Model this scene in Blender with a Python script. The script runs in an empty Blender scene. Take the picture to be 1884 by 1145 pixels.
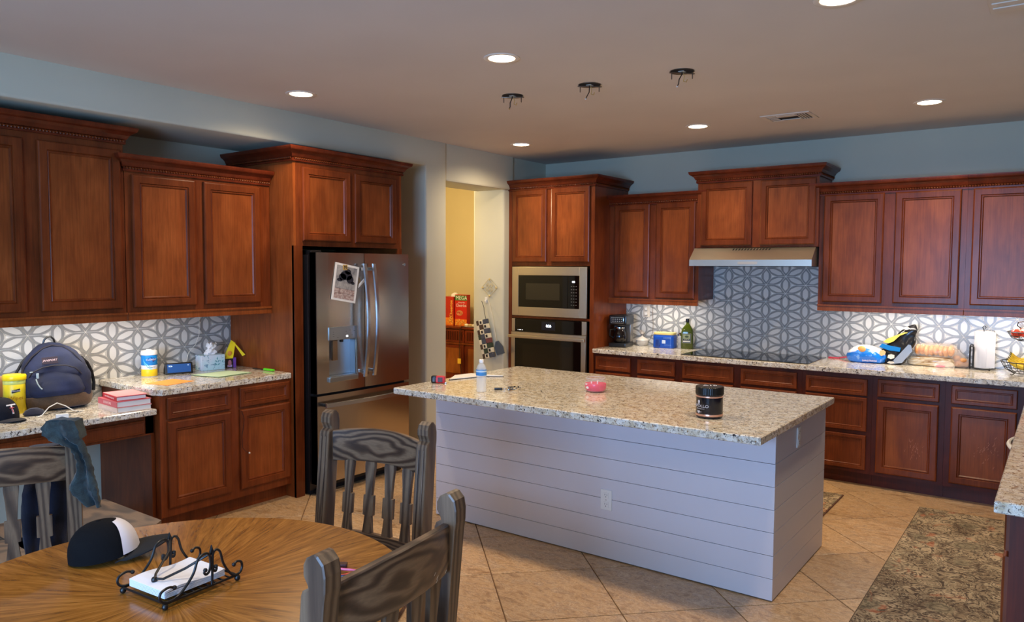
import bpy, bmesh, math, random
from math import pi, sin, cos, radians as R
from mathutils import Vector, Matrix, Euler
random.seed(7)
SC = bpy.context.scene
COL = SC.collection
# ------------------------------------------------------------------ camera, world, light, exposure
cam = bpy.data.objects.new('camera', bpy.data.cameras.new('camera'))
COL.objects.link(cam)
cam.data.sensor_width = 36.0
cam.data.lens = 1391.177 / 1884 * 36.0
_y, _p, _r = 0.6312, -0.0573, 0.0048
_F = Vector((-sin(_y)*cos(_p), cos(_y)*cos(_p), sin(_p)))
_Rt = Vector((cos(_y), sin(_y), 0)); _U = _Rt.cross(_F)
_R2 = _Rt*cos(_r) + _U*sin(_r); _U2 = -_Rt*sin(_r) + _U*cos(_r)
_M = Matrix((_R2, _U2, -_F)).transposed().to_4x4()
_M.translation = Vector((0, 0, 1.6797))
cam.matrix_world = _M
cam.data.clip_start = 0.05
SC.camera = cam
w = bpy.data.worlds.new('world'); SC.world = w; w.use_nodes = True
w.node_tree.nodes['Background'].inputs[0].default_value = (0.55, 0.72, 1.0, 1)
w.node_tree.nodes['Background'].inputs[1].default_value = 1.6
SC.view_settings.view_transform = 'Standard'; SC.view_settings.look = 'None'
SC.view_settings.gamma = 1; SC.view_settings.use_curve_mapping = False
SC.view_settings.exposure = 0.42
SC.cycles.use_denoising = True
SC.cycles.max_bounces = 8; SC.cycles.diffuse_bounces = 4; SC.cycles.glossy_bounces = 4
SC.cycles.transmission_bounces = 6; SC.cycles.transparent_max_bounces = 8
SC.cycles.caustics_reflective = False; SC.cycles.caustics_refractive = False
SC.cycles.sample_clamp_indirect = 4
WARM = (1.0, 0.77, 0.52); COOL = (0.27, 0.53, 1.0); UCL = (1.0, 0.90, 0.78)
P_DOWN = 70; P_WIN = 205; P_STRIP = 4.2

def light(name, kind, loc, energy, color, parent=None, rot=(0, 0, 0), **kw):
    l = bpy.data.lights.new(name, kind); l.energy = energy; l.color = color
    for k, v in kw.items(): setattr(l, k, v)
    o = bpy.data.objects.new(name, l); COL.objects.link(o); o.location = loc; o.rotation_euler = rot
    if parent: o.parent = parent
    return o
# daylight coming through the window behind the camera (cool)
light('window_daylight', 'AREA', (-0.9, -2.44, 1.45), P_WIN, COOL, rot=(R(90), 0, 0), shape='RECTANGLE', size=2.3, size_y=1.5)

# ------------------------------------------------------------------ materials
def srgb(r, g, b):
    f = lambda c: (c/255/12.92) if c/255 <= .04045 else ((c/255+.055)/1.055)**2.4
    return (f(r), f(g), f(b), 1)
MATS = {}
def base_mat(name, col=(.8, .8, .8, 1), rough=.5, metal=0., **kw):
    m = bpy.data.materials.new(name); m.use_nodes = True
    b = m.node_tree.nodes['Principled BSDF']
    b.inputs['Base Color'].default_value = col; b.inputs['Roughness'].default_value = rough; b.inputs['Metallic'].default_value = metal
    for k, v in kw.items(): b.inputs[k].default_value = v
    MATS[name] = m
    return m, m.node_tree, b
def node(nt, t, **kw):
    n = nt.nodes.new(t)
    for k, v in kw.items():
        if k[0] == '_': n.inputs[k[1:].replace('_', ' ')].default_value = v
        else: setattr(n, k, v)
    return n
def lk(nt, a, b): nt.links.new(a, b)
def coord(nt, kind='Object', scale=(1, 1, 1), rot=(0, 0, 0)):
    if kind == 'World':
        g = node(nt, 'ShaderNodeNewGeometry'); o = g.outputs['Position']
    else:
        g = node(nt, 'ShaderNodeTexCoord'); o = g.outputs[kind]
    mp = node(nt, 'ShaderNodeMapping'); mp.inputs['Scale'].default_value = scale; mp.inputs['Rotation'].default_value = rot
    lk(nt, o, mp.inputs['Vector'])
    return mp.outputs['Vector']
def noise(nt, vec, scale, detail=4, rough=.55, dist=0.):
    n = node(nt, 'ShaderNodeTexNoise'); n.inputs['Scale'].default_value = scale; n.inputs['Detail'].default_value = detail
    n.inputs['Roughness'].default_value = rough; n.inputs['Distortion'].default_value = dist
    lk(nt, vec, n.inputs['Vector']); return n.outputs['Fac']
def ramp(nt, fac, stops, interp='LINEAR'):
    r = node(nt, 'ShaderNodeValToRGB'); r.color_ramp.interpolation = interp
    el = r.color_ramp.elements
    while len(el) < len(stops): el.new(.5)
    for e, (p, c) in zip(el, stops): e.position = p; e.color = c if len(c) == 4 else (*c, 1)
    lk(nt, fac, r.inputs['Fac']); return r.outputs['Color']
def mix(nt, fac, a, b, mode='MIX'):
    m = node(nt, 'ShaderNodeMix', data_type='RGBA', blend_type=mode)
    for s, v in ((m.inputs['Factor'], fac), (m.inputs['A'], a), (m.inputs['B'], b)):
        s = [i for i in m.inputs if i.name == s.name and i.type == ('VALUE' if s.name == 'Factor' else 'RGBA')][0]
        if hasattr(v, 'links'): lk(nt, v, s)
        else: s.default_value = v
    return [o for o in m.outputs if o.type == 'RGBA'][0]
def math_(nt, op, a, b=None):
    m = node(nt, 'ShaderNodeMath', operation=op)
    for i, v in enumerate((a, b)):
        if v is None: continue
        if hasattr(v, 'links'): lk(nt, v, m.inputs[i])
        else: m.inputs[i].default_value = v
    return m.outputs[0]
def bump(nt, bsdf, h, strength=.3, dist=.002):
    b = node(nt, 'ShaderNodeBump'); b.inputs['Strength'].default_value = strength; b.inputs['Distance'].default_value = dist
    lk(nt, h, b.inputs['Height']); lk(nt, b.outputs[0], bsdf.inputs['Normal'])
def objrand(nt):
    return node(nt, 'ShaderNodeObjectInfo').outputs['Random']
def flat(name, rgb, rough=.5, metal=0., **kw):
    if name in MATS: return MATS[name]
    return base_mat(name, srgb(*rgb), rough, metal, **kw)[0]
def emis(name, rgb, strength):
    m, nt, b = base_mat(name, srgb(*rgb), .4)
    b.inputs['Emission Color'].default_value = srgb(*rgb); b.inputs['Emission Strength'].default_value = strength
    return m

def wood_cherry(name, dark, mid, lite, rough=.34):
    m, nt, b = base_mat(name, rough=rough)
    v = coord(nt, 'World', (1, 1, .28)); n1 = noise(nt, v, 9, 5, .6, .4)
    v2 = coord(nt, 'World', (1, 1, .035)); n2 = noise(nt, v2, 130, 3, .6)
    v3 = coord(nt, 'World'); n3 = noise(nt, v3, 3.2, 2)
    c = ramp(nt, n1, [(.25, dark), (.5, mid), (.78, lite)])
    g = ramp(nt, n2, [(.3, (.74, .70, .66)), (.65, (1.06, 1.04, 1.02))])
    c = mix(nt, 1., c, g, 'MULTIPLY')
    g3 = ramp(nt, n3, [(.3, (.82, .8, .78)), (.7, (1.1, 1.1, 1.1))])
    c = mix(nt, 1., c, g3, 'MULTIPLY')
    rr = ramp(nt, objrand(nt), [(0, (.88, .88, .88)), (1, (1.1, 1.08, 1.05))])
    c = mix(nt, 1., c, rr, 'MULTIPLY')
    lk(nt, c, b.inputs['Base Color']); b.inputs['Coat Weight'].default_value = .08; b.inputs['Coat Roughness'].default_value = .2; b.inputs['Specular IOR Level'].default_value = .24
    bump(nt, b, n2, .05)
    return m
CH_P = wood_cherry('cherry_panel', srgb(114, 56, 24), srgb(136, 71, 32), srgb(154, 86, 42))
CH_F = wood_cherry('cherry_frame', srgb(88, 40, 18), srgb(114, 55, 25), srgb(134, 69, 34), .3)
CH_D = wood_cherry('cherry_shaded', srgb(60, 20, 8), srgb(80, 28, 11), srgb(96, 36, 15), .45)  # same cherry, with the dimmer light on base cabinets put into its colour
CH_CROWN = wood_cherry('cherry_crown', srgb(76, 28, 14), srgb(100, 40, 20), srgb(120, 52, 28), .32)

def granite():
    m, nt, b = base_mat('granite', rough=.13)
    v = coord(nt, 'World')
    n1 = noise(nt, v, 22, 5, .62, .6)
    c = ramp(nt, n1, [(.30, srgb(188, 172, 142)), (.44, srgb(212, 202, 180)), (.58, srgb(230, 226, 214)), (.72, srgb(208, 206, 200))])
    def fleck(vec, sc, lo, hi, col, c, det=3, dist=.6, amt=1.):
        mk = ramp(nt, noise(nt, vec, sc, det, .6, dist), [(lo, (0, 0, 0)), (hi, (1, 1, 1))])
        return mix(nt, math_(nt, 'MULTIPLY', mk, amt), c, col)
    c = fleck(coord(nt, 'World', (1.0, 1.7, 1.3), (0, 0, .6)), 46, .565, .60, srgb(150, 142, 132), c, amt=.85)
    c = fleck(coord(nt, 'World', (1.4, .8, 1.2), (0, 0, -.5)), 70, .60, .635, srgb(142, 112, 76), c, amt=.9)
    c = fleck(coord(nt, 'World', (1, 1.5, 1), (0, 0, .9)), 52, .63, .655, srgb(62, 58, 58), c, 2)
    c = fleck(coord(nt, 'World', (1.2, 1, 1), (0, .3, .2)), 88, .66, .68, srgb(34, 33, 35), c, 2)
    lk(nt, c, b.inputs['Base Color']); b.inputs['Coat Weight'].default_value = .3; b.inputs['Coat Roughness'].default_value = .05
    return m
GRAN = granite()

def travertine():
    m, nt, b = base_mat('travertine_tile', rough=.32)
    v = coord(nt, 'World', (1, 1, 1)); rnd = objrand(nt)
    add = node(nt, 'ShaderNodeVectorMath', operation='ADD'); lk(nt, v, add.inputs[0])
    cmb = node(nt, 'ShaderNodeCombineXYZ'); lk(nt, math_(nt, 'MULTIPLY', rnd, 37.), cmb.inputs[0]); lk(nt, cmb.outputs[0], add.inputs[1])
    sc = node(nt, 'ShaderNodeMapping'); sc.inputs['Scale'].default_value = (1, 2.2, 1); sc.inputs['Rotation'].default_value = (0, 0, .6); lk(nt, add.outputs[0], sc.inputs['Vector'])
    n1 = noise(nt, sc.outputs[0], 5.5, 8, .68, 1.3)
    c = ramp(nt, n1, [(.30, srgb(134, 100, 66)), (.42, srgb(172, 136, 94)), (.50, srgb(196, 160, 116)), (.57, srgb(164, 132, 98)), (.68, srgb(212, 184, 146))])
    n2 = noise(nt, sc.outputs[0], 11, 8, .7, 2.0)
    vein = ramp(nt, n2, [(.47, (0, 0, 0)), (.495, (1, 1, 1)), (.515, (0, 0, 0))])
    c = mix(nt, math_(nt, 'MULTIPLY', vein, .75), c, srgb(230, 206, 170))
    n3 = noise(nt, sc.outputs[0], 14, 6, .7, 1.5)
    dk = ramp(nt, n3, [(.55, (0, 0, 0)), (.68, (1, 1, 1))])
    c = mix(nt, math_(nt, 'MULTIPLY', dk, .6), c, srgb(122, 92, 66))
    rr = ramp(nt, rnd, [(0, (.88, .88, .9)), (1, (1.08, 1.06, 1.04))])
    c = mix(nt, 1., c, rr, 'MULTIPLY')
    lk(nt, c, b.inputs['Base Color']); bump(nt, b, n1, .12, .003)
    return m
TRAV = travertine()

def oak(name, dark, mid, lite, rough=.45, axis='X', k=260., cz=.895):
    """rail boards get oval cathedral rings, upright pieces long streaks"""
    m, nt, b = base_mat(name, rough=rough)
    tc = node(nt, 'ShaderNodeTexCoord'); rnd = objrand(nt)
    add = node(nt, 'ShaderNodeVectorMath', operation='ADD'); lk(nt, tc.outputs['Object'], add.inputs[0])
    cmb = node(nt, 'ShaderNodeCombineXYZ')
    if axis == 'X':
        lk(nt, math_(nt, 'SUBTRACT', math_(nt, 'MULTIPLY', rnd, .16), .12), cmb.inputs[0]); cmb.inputs[2].default_value = -cz
        sc = (.30, .5, 1)
    else:
        lk(nt, math_(nt, 'SUBTRACT', math_(nt, 'MULTIPLY', rnd, .10), .06), cmb.inputs[0]); lk(nt, math_(nt, 'MULTIPLY', rnd, -1.), cmb.inputs[2])
        sc = (1, 1, .10)
    lk(nt, cmb.outputs[0], add.inputs[1])
    mp = node(nt, 'ShaderNodeMapping'); mp.inputs['Scale'].default_value = sc; lk(nt, add.outputs[0], mp.inputs['Vector'])
    ln = node(nt, 'ShaderNodeVectorMath', operation='LENGTH'); lk(nt, mp.outputs[0], ln.inputs[0])
    n1 = noise(nt, mp.outputs[0], 9, 2, .5, .3)
    d = math_(nt, 'ADD', ln.outputs['Value'], math_(nt, 'MULTIPLY', n1, .07))
    sn = math_(nt, 'ADD', math_(nt, 'MULTIPLY', math_(nt, 'SINE', math_(nt, 'MULTIPLY', d, k*6.28/4)), .5), .5)
    c = ramp(nt, sn, [(.0, dark), (.35, mid), (.85, lite)])
    mp2 = node(nt, 'ShaderNodeMapping'); mp2.inputs['Scale'].default_value = (.05 if axis == 'X' else 1, 1, .05 if axis == 'Z' else 1); lk(nt, add.outputs[0], mp2.inputs['Vector'])
    n = noise(nt, mp2.outputs[0], 240, 2, .5)
    c = mix(nt, 1., c, ramp(nt, n, [(.3, (.80, .78, .76)), (.65, (1.08, 1.06, 1.04))]), 'MULTIPLY')
    lk(nt, c, b.inputs['Base Color']); b.inputs['Coat Weight'].default_value = .15; b.inputs['Coat Roughness'].default_value = .35
    bump(nt, b, sn, .05)
    return m
OAK_X = oak('weathered_oak_across', srgb(54, 39, 30), srgb(82, 62, 47), srgb(118, 95, 73), axis='X')
OAK_Z = oak('weathered_oak_upright', srgb(66, 50, 38), srgb(88, 69, 53), srgb(110, 90, 70), axis='Z', k=170.)

def table_oak():
    m, nt, b = base_mat('table_oak', rough=.26)
    tc = node(nt, 'ShaderNodeTexCoord'); sx = node(nt, 'ShaderNodeSeparateXYZ'); lk(nt, tc.outputs['Object'], sx.inputs[0])
    th = math_(nt, 'ARCTAN2', sx.outputs[1], sx.outputs[0])
    rr = math_(nt, 'SQRT', math_(nt, 'ADD', math_(nt, 'MULTIPLY', sx.outputs[0], sx.outputs[0]), math_(nt, 'MULTIPLY', sx.outputs[1], sx.outputs[1])))
    cb = node(nt, 'ShaderNodeCombineXYZ'); lk(nt, math_(nt, 'MULTIPLY', rr, 3.4), cb.inputs[0]); lk(nt, math_(nt, 'MULTIPLY', th, 13.), cb.inputs[1])
    n1 = noise(nt, cb.outputs[0], 1.6, 6, .65, .7)
    cb2 = node(nt, 'ShaderNodeCombineXYZ'); lk(nt, math_(nt, 'MULTIPLY', rr, 4.), cb2.inputs[0]); lk(nt, math_(nt, 'MULTIPLY', th, 60.), cb2.inputs[1])
    n2 = noise(nt, cb2.outputs[0], 1.8, 4, .6, .4)
    c = ramp(nt, n1, [(.28, srgb(92, 56, 18)), (.45, srgb(136, 90, 34)), (.58, srgb(158, 108, 46)), (.72, srgb(176, 126, 60))])
    c = mix(nt, 1., c, ramp(nt, n2, [(.32, (.78, .75, .70)), (.55, (1., 1., 1.)), (.7, (1.06, 1.05, 1.02))]), 'MULTIPLY')
    sec = math_(nt, 'FRACT', math_(nt, 'DIVIDE', math_(nt, 'ADD', th, 3.1416), .7854))
    seam = ramp(nt, sec, [(.0, (.6, .6, .6)), (.012, (1, 1, 1)), (.988, (1, 1, 1)), (1, (.6, .6, .6))])
    c = mix(nt, .5, c, mix(nt, 1., c, seam, 'MULTIPLY'))
    lk(nt, c, b.inputs['Base Color']); b.inputs['Coat Weight'].default_value = .3; b.inputs['Coat Roughness'].default_value = .16
    bump(nt, b, n2, .05)
    return m
TABLE = table_oak()

def steel(name='stainless', col=(170, 164, 156), rough=.27, axis='Z'):
    m, nt, b = base_mat(name, srgb(*col), rough, 1.)
    s = (40, 40, .5) if axis == 'Z' else (.5, .5, 60)
    n = noise(nt, coord(nt, 'Object', s), 8, 3, .6)
    lk(nt, ramp(nt, n, [(.3, (rough*.93,)*3), (.7, (rough*1.07,)*3)]), b.inputs['Roughness'])
    b.inputs['Anisotropic'].default_value = .4
    return m
STEEL = steel(); STEEL_H = steel('stainless_brushed_across', (176, 168, 158), .26, 'X')

def paint(name, rgb, rough=.7, bs=.04):
    m, nt, b = base_mat(name, srgb(*rgb), rough)
    v = coord(nt, 'World'); n = noise(nt, v, 90, 3, .6); bump(nt, b, n, bs, .004)
    n2 = noise(nt, v, 1.3, 2)
    c = mix(nt, 1., srgb(*rgb), ramp(nt, n2, [(.3, (.96, .96, .96)), (.7, (1.03, 1.03, 1.03))]), 'MULTIPLY')
    lk(nt, c, b.inputs['Base Color'])
    return m
WALL = paint('wall_paint', (196, 194, 174)); CEIL = paint('ceiling_paint', (214, 205, 195), .85, .1)
YWALL = paint('pantry_paint', (206, 190, 142)); WHITE_T = paint('white_board_paint', (206, 203, 208), .38, .01)

def fabric(name, rgb, rgb2, scale=300, rough=.95, big=6):
    m, nt, b = base_mat(name, rough=rough)
    v = coord(nt, 'Object'); n = noise(nt, v, scale, 2); n2 = noise(nt, v, big, 4, .6, .5)
    c = ramp(nt, n2, [(.3, srgb(*rgb)), (.7, srgb(*rgb2))])
    c = mix(nt, 1., c, ramp(nt, n, [(.35, (.8, .8, .8)), (.65, (1.15, 1.15, 1.15))]), 'MULTIPLY')
    lk(nt, c, b.inputs['Base Color']); bump(nt, b, n, .4, .002); b.inputs['Sheen Weight'].default_value = .2
    return m

def rug_mat(name):
    m, nt, b = base_mat(name, rough=.95)
    v = coord(nt, 'Object', (1, 1, 1))
    n0 = noise(nt, v, 5.5, 3, .55, .8)
    c = ramp(nt, n0, [(.36, srgb(118, 98, 74)), (.5, srgb(158, 138, 108)), (.62, srgb(192, 170, 136))])
    # scrolling vines
    n1 = noise(nt, v, 8, 2, .5, 2.2)
    vine = ramp(nt, n1, [(.36, (0, 0, 0)), (.39, (1, 1, 1)), (.435, (1, 1, 1)), (.46, (0, 0, 0)), (.53, (0, 0, 0)), (.555, (1, 1, 1)), (.585, (1, 1, 1)), (.61, (0, 0, 0))])
    c = mix(nt, math_(nt, 'MULTIPLY', vine, .92), c, srgb(66, 50, 38))
    n2 = noise(nt, v, 15, 2, .5, 2.0)
    pale = ramp(nt, n2, [(.49, (0, 0, 0)), (.52, (1, 1, 1)), (.56, (0, 0, 0))])
    c = mix(nt, math_(nt, 'MULTIPLY', pale, .7), c, srgb(200, 184, 148))
    vr = node(nt, 'ShaderNodeTexVoronoi', feature='F1'); vr.inputs['Scale'].default_value = 3.0; vr.inputs['Randomness'].default_value = .55
    wob = node(nt, 'ShaderNodeVectorMath', operation='ADD'); lk(nt, v, wob.inputs[0])
    nn = node(nt, 'ShaderNodeTexNoise'); nn.inputs['Scale'].default_value = 14; lk(nt, v, nn.inputs['Vector'])
    scv = node(nt, 'ShaderNodeVectorMath', operation='SCALE'); lk(nt, nn.outputs['Color'], scv.inputs[0]); scv.inputs['Scale'].default_value = .05
    lk(nt, scv.outputs[0], wob.inputs[1]); lk(nt, wob.outputs[0], vr.inputs['Vector'])
    dd = vr.outputs['Distance']
    med = ramp(nt, dd, [(.20, (1, 1, 1)), (.24, (0, 0, 0))])
    c = mix(nt, math_(nt, 'MULTIPLY', med, .55), c, srgb(124, 116, 90))
    ring = ramp(nt, dd, [(.12, (0, 0, 0)), (.15, (1, 1, 1)), (.18, (0, 0, 0)), (.25, (0, 0, 0)), (.28, (1, 1, 1)), (.32, (0, 0, 0))])
    c = mix(nt, math_(nt, 'MULTIPLY', ring, .7), c, srgb(78, 62, 46))
    red = ramp(nt, noise(nt, v, 5, 3, .6, 1.), [(.60, (0, 0, 0)), (.66, (1, 1, 1))])
    c = mix(nt, math_(nt, 'MULTIPLY', red, .6), c, srgb(172, 98, 62))
    fib = noise(nt, v, 420, 2)
    c = mix(nt, 1., c, ramp(nt, fib, [(.3, (.82, .82, .82)), (.7, (1.12, 1.12, 1.12))]), 'MULTIPLY')
    lk(nt, c, b.inputs['Base Color']); bump(nt, b, fib, .4, .003)
    return m

def glass(name, rgb=(255, 255, 255), rough=.02, alpha=.25, ior=1.45):
    m, nt, b = base_mat(name, srgb(*rgb), rough); b.inputs['Transmission Weight'].default_value = 1.; b.inputs['IOR'].default_value = ior
    return m
def film(name, rgb=(240, 240, 240), alpha=.3, rough=.12):
    m, nt, b = base_mat(name, srgb(*rgb), rough); b.inputs['Alpha'].default_value = alpha
    return m
BLACK = flat('black_plastic', (16, 16, 17), .3); GLOSSB = flat('black_glass', (7, 7, 8), .05)
IRON = flat('black_iron', (14, 13, 13), .42); WHITE = flat('white_plastic', (226, 224, 218), .4); CHROME = flat('chrome', (205, 205, 205), .12, 1.)
GROUT = flat('grout', (120, 92, 66), .9); TGROUT = flat('tile_grout', (236, 233, 226), .8)
PAPER = flat('white_paper', (232, 230, 224), .8); DARKGAP = flat('dark_recess', (12, 10, 10), .8)
T_BASE = flat('tile_light_grey', (204, 202, 197), .22); T_BAND = flat('tile_grey_band', (146, 147, 146), .22); T_IN = flat('tile_pale_petal', (214, 213, 209), .22)
INK = flat('dark_ink', (30, 28, 30), .6)

# ------------------------------------------------------------------ mesh helpers
class MB:
    def __init__(s): s.v = []; s.f = []; s.m = []; s.sm = []
    def add(s, vs, fs, m=0, T=None, smooth=False):
        o = len(s.v)
        s.v += [tuple(T @ Vector(p)) for p in vs] if T is not None else [tuple(p) for p in vs]
        s.f += [tuple(i+o for i in f) for f in fs]; s.m += [m]*len(fs); s.sm += [smooth]*len(fs)
        return s
    def box(s, x0, y0, z0, x1, y1, z1, m=0, bev=0., T=None):
        x0, x1 = sorted((x0, x1)); y0, y1 = sorted((y0, y1)); z0, z1 = sorted((z0, z1))
        if bev <= 0:
            vs = [(x, y, z) for z in (z0, z1) for y in (y0, y1) for x in (x0, x1)]
            return s.add(vs, [(0, 2, 3, 1), (4, 5, 7, 6), (0, 1, 5, 4), (2, 6, 7, 3), (0, 4, 6, 2), (1, 3, 7, 5)], m, T)
        bm = bmesh.new(); bmesh.ops.create_cube(bm, size=1)
        for q in bm.verts: q.co = Vector(((x0+x1)/2+q.co.x*(x1-x0), (y0+y1)/2+q.co.y*(y1-y0), (z0+z1)/2+q.co.z*(z1-z0)))
        b = min(bev, .49*min(x1-x0, y1-y0, z1-z0))
        bmesh.ops.bevel(bm, geom=bm.edges[:], offset=b, segments=2, profile=.6, affect='EDGES')
        bm.verts.index_update()
        bm.normal_update(); flt = [max(abs(c) for c in f.normal) > .999 for f in bm.faces]
        o = len(s.f); s.add([q.co.copy() for q in bm.verts], [[q.index for q in f.verts] for f in bm.faces], m, T, True); s.sm[o:] = [not q for q in flt]; bm.free(); return s
    def lathe(s, prof, n=32, m=0, T=None, c=(0, 0), cap=True, smooth=True, mats=None):
        vs = []; fs = []; ms = []
        for (r, z) in prof:
            for k in range(n): a = 2*pi*k/n; vs.append((c[0]+r*cos(a), c[1]+r*sin(a), z))
        for i in range(len(prof)-1):
            for k in range(n):
                k2 = (k+1) % n; fs.append((i*n+k, i*n+k2, (i+1)*n+k2, (i+1)*n+k)); ms.append(mats[i] if mats else m)
        if cap:
            fs.append(tuple(range(n))[::-1]); ms.append(mats[0] if mats else m)
            fs.append(tuple((len(prof)-1)*n+k for k in range(n))); ms.append(mats[-1] if mats else m)
        o = len(s.f); s.add(vs, fs, m, T, smooth); s.m[o:] = ms; return s
    def tube(s, pts, r, n=8, m=0, T=None, closed=False):
        pts = [Vector(p) for p in pts]; vs = []; fs = []; N = len(pts)
        rad = r if isinstance(r, (list, tuple)) else [r]*N
        up = None
        for i, p in enumerate(pts):
            if closed: t = (pts[(i+1) % N]-pts[i-1])
            else: t = pts[min(i+1, N-1)]-pts[max(i-1, 0)]
            if t.length < 1e-9: t = Vector((0, 0, 1))
            t.normalize()
            if up is None:
                up = Vector((0, 0, 1)) if abs(t.z) < .9 else Vector((1, 0, 0))
            a = up - t*up.dot(t)
            if a.length < 1e-6: a = t.orthogonal()
            a.normalize(); up = a; b = t.cross(a)
            for k in range(n):
                q = 2*pi*k/n; vs.append(p + (a*cos(q)+b*sin(q))*rad[i])
        M_ = N if closed else N-1
        for i in range(M_):
            j = (i+1) % N
            for k in range(n):
                k2 = (k+1) % n; fs.append((i*n+k, i*n+k2, j*n+k2, j*n+k))
        if not closed: fs.append(tuple(range(n))[::-1]); fs.append(tuple((N-1)*n+k for k in range(n)))
        return s.add(vs, fs, m, T, True)
    def prism(s, poly, z0, z1, m=0, T=None, smooth=False):
        n = len(poly); vs = [(x, y, z0) for x, y in poly]+[(x, y, z1) for x, y in poly]
        fs = [tuple(range(n))[::-1], tuple(range(n, 2*n))]+[(i, (i+1) % n, n+(i+1) % n, n+i) for i in range(n)]
        return s.add(vs, fs, m, T, smooth)
    def loft(s, rings, m=0, T=None, smooth=True, cap=True, closed=True):
        n = len(rings[0]); vs = [p for r in rings for p in r]; fs = []
        for i in range(len(rings)-1):
            for k in range(n if closed else n-1):
                k2 = (k+1) % n; fs.append((i*n+k, i*n+k2, (i+1)*n+k2, (i+1)*n+k))
        if cap and closed: fs.append(tuple(range(n))[::-1]); fs.append(tuple((len(rings)-1)*n+k for k in range(n)))
        return s.add(vs, fs, m, T, smooth)
    def ball(s, c, r, n=14, m=0, sc=(1, 1, 1), T=None):
        k = n//2; prof = [(max(1e-4, sin(pi*i/k)), -cos(pi*i/k)) for i in range(k+1)]
        vs = []; fs = []
        for (a, z) in prof:
            for j in range(n): t = 2*pi*j/n; vs.append((c[0]+a*cos(t)*r*sc[0], c[1]+a*sin(t)*r*sc[1], c[2]+z*r*sc[2]))
        for i in range(k):
            for j in range(n): j2 = (j+1) % n; fs.append((i*n+j, i*n+j2, (i+1)*n+j2, (i+1)*n+j))
        return s.add(vs, fs, m, T, True)
    def mesh(s, name, mats, recalc=True, angle=35):
        me = bpy.data.meshes.new(name); me.from_pydata(s.v, [], s.f)
        for mt in (mats if isinstance(mats, (list, tuple)) else [mats]): me.materials.append(mt)
        me.polygons.foreach_set('material_index', s.m); me.polygons.foreach_set('use_smooth', s.sm)
        if recalc:
            bm = bmesh.new(); bm.from_mesh(me); bmesh.ops.recalc_face_normals(bm, faces=bm.faces); bm.to_mesh(me); bm.free()
        me.update()
        if any(s.sm):
            me.set_sharp_from_angle(angle=R(angle)); me.polygons.foreach_set('use_smooth', s.sm)
        return me
    def obj(s, name, mats, parent=None, loc=(0, 0, 0), rot=(0, 0, 0), **kw):
        return mkobj(name, s.mesh(name, mats, **kw), parent, loc, rot)
def mkobj(name, data, parent=None, loc=(0, 0, 0), rot=(0, 0, 0)):
    o = bpy.data.objects.new(name, data); COL.objects.link(o); o.parent = parent; o.location = loc; o.rotation_euler = rot
    return o
def tag(o, label, cat, group=None, kind=None):
    o['label'] = label; o['category'] = cat
    if group: o['group'] = group
    if kind: o['kind'] = kind
    return o
def thing(name, label, cat, loc=(0, 0, 0), rotz=0., group=None, rot=None):
    o = mkobj(name, None, None, loc, rot or (0, 0, rotz)); o.empty_display_size = .05
    return tag(o, label, cat, group)
def struct(name, mb, mats, parent=None):
    o = mb.obj(name, mats, parent); o['kind'] = 'structure'; return o
def dup(o, loc, rotz=None, label=None, parent=None):
    c = o.copy(); COL.objects.link(c); c.parent = parent
    if parent is None:
        c.location = loc
        if rotz is not None: c.rotation_euler = (0, 0, rotz)
        if label: c['label'] = label
    for ch in list(o.children): dup(ch, None, parent=c)
    return c
def text(name, s, size, mat, parent, loc, rot=(R(90), 0, 0), depth=.0006, align='CENTER', bend=None, sx=1., shear=0.):
    cu = bpy.data.curves.new('t', 'FONT'); cu.body = s; cu.size = size; cu.align_x = align; cu.align_y = 'CENTER'; cu.extrude = depth; cu.shear = shear; cu.resolution_u = 3
    to = bpy.data.objects.new('t', cu); COL.objects.link(to)
    bpy.context.view_layer.update()
    me = bpy.data.meshes.new_from_object(to.evaluated_get(bpy.context.evaluated_depsgraph_get()))
    bpy.data.objects.remove(to); bpy.data.curves.remove(cu)
    for v in me.vertices:
        v.co.x *= sx
        if bend: # wrap x around a cylinder of radius bend (axis parallel to text y)
            a = v.co.x/bend; rr = bend+v.co.z; v.co = Vector((rr*sin(a), v.co.y, rr*cos(a)-bend))
    me.materials.clear(); me.materials.append(mat)
    return mkobj(name, me, parent, loc, rot)
def sweep(path, prof, mb, m=0, T=None):
    """path: plan points (x,y) ; outward = right-hand normal of travel; prof: (out,z)"""
    n = len(path); rings = []
    for i, p in enumerate(path):
        p = Vector(p); d0 = (p-Vector(path[i-1])).normalized() if i else None; d1 = (Vector(path[i+1])-p).normalized() if i < n-1 else None
        d0 = d0 or d1; d1 = d1 or d0
        n0 = Vector((d0.y, -d0.x)); n1 = Vector((d1.y, -d1.x)); nn = (n0+n1).normalized(); k = 1/max(.2, nn.dot(n0))
        rings.append([(p.x+nn.x*k*o, p.y+nn.y*k*o, z) for o, z in prof])
    mb.loft(rings, m, T, smooth=False)
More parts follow.
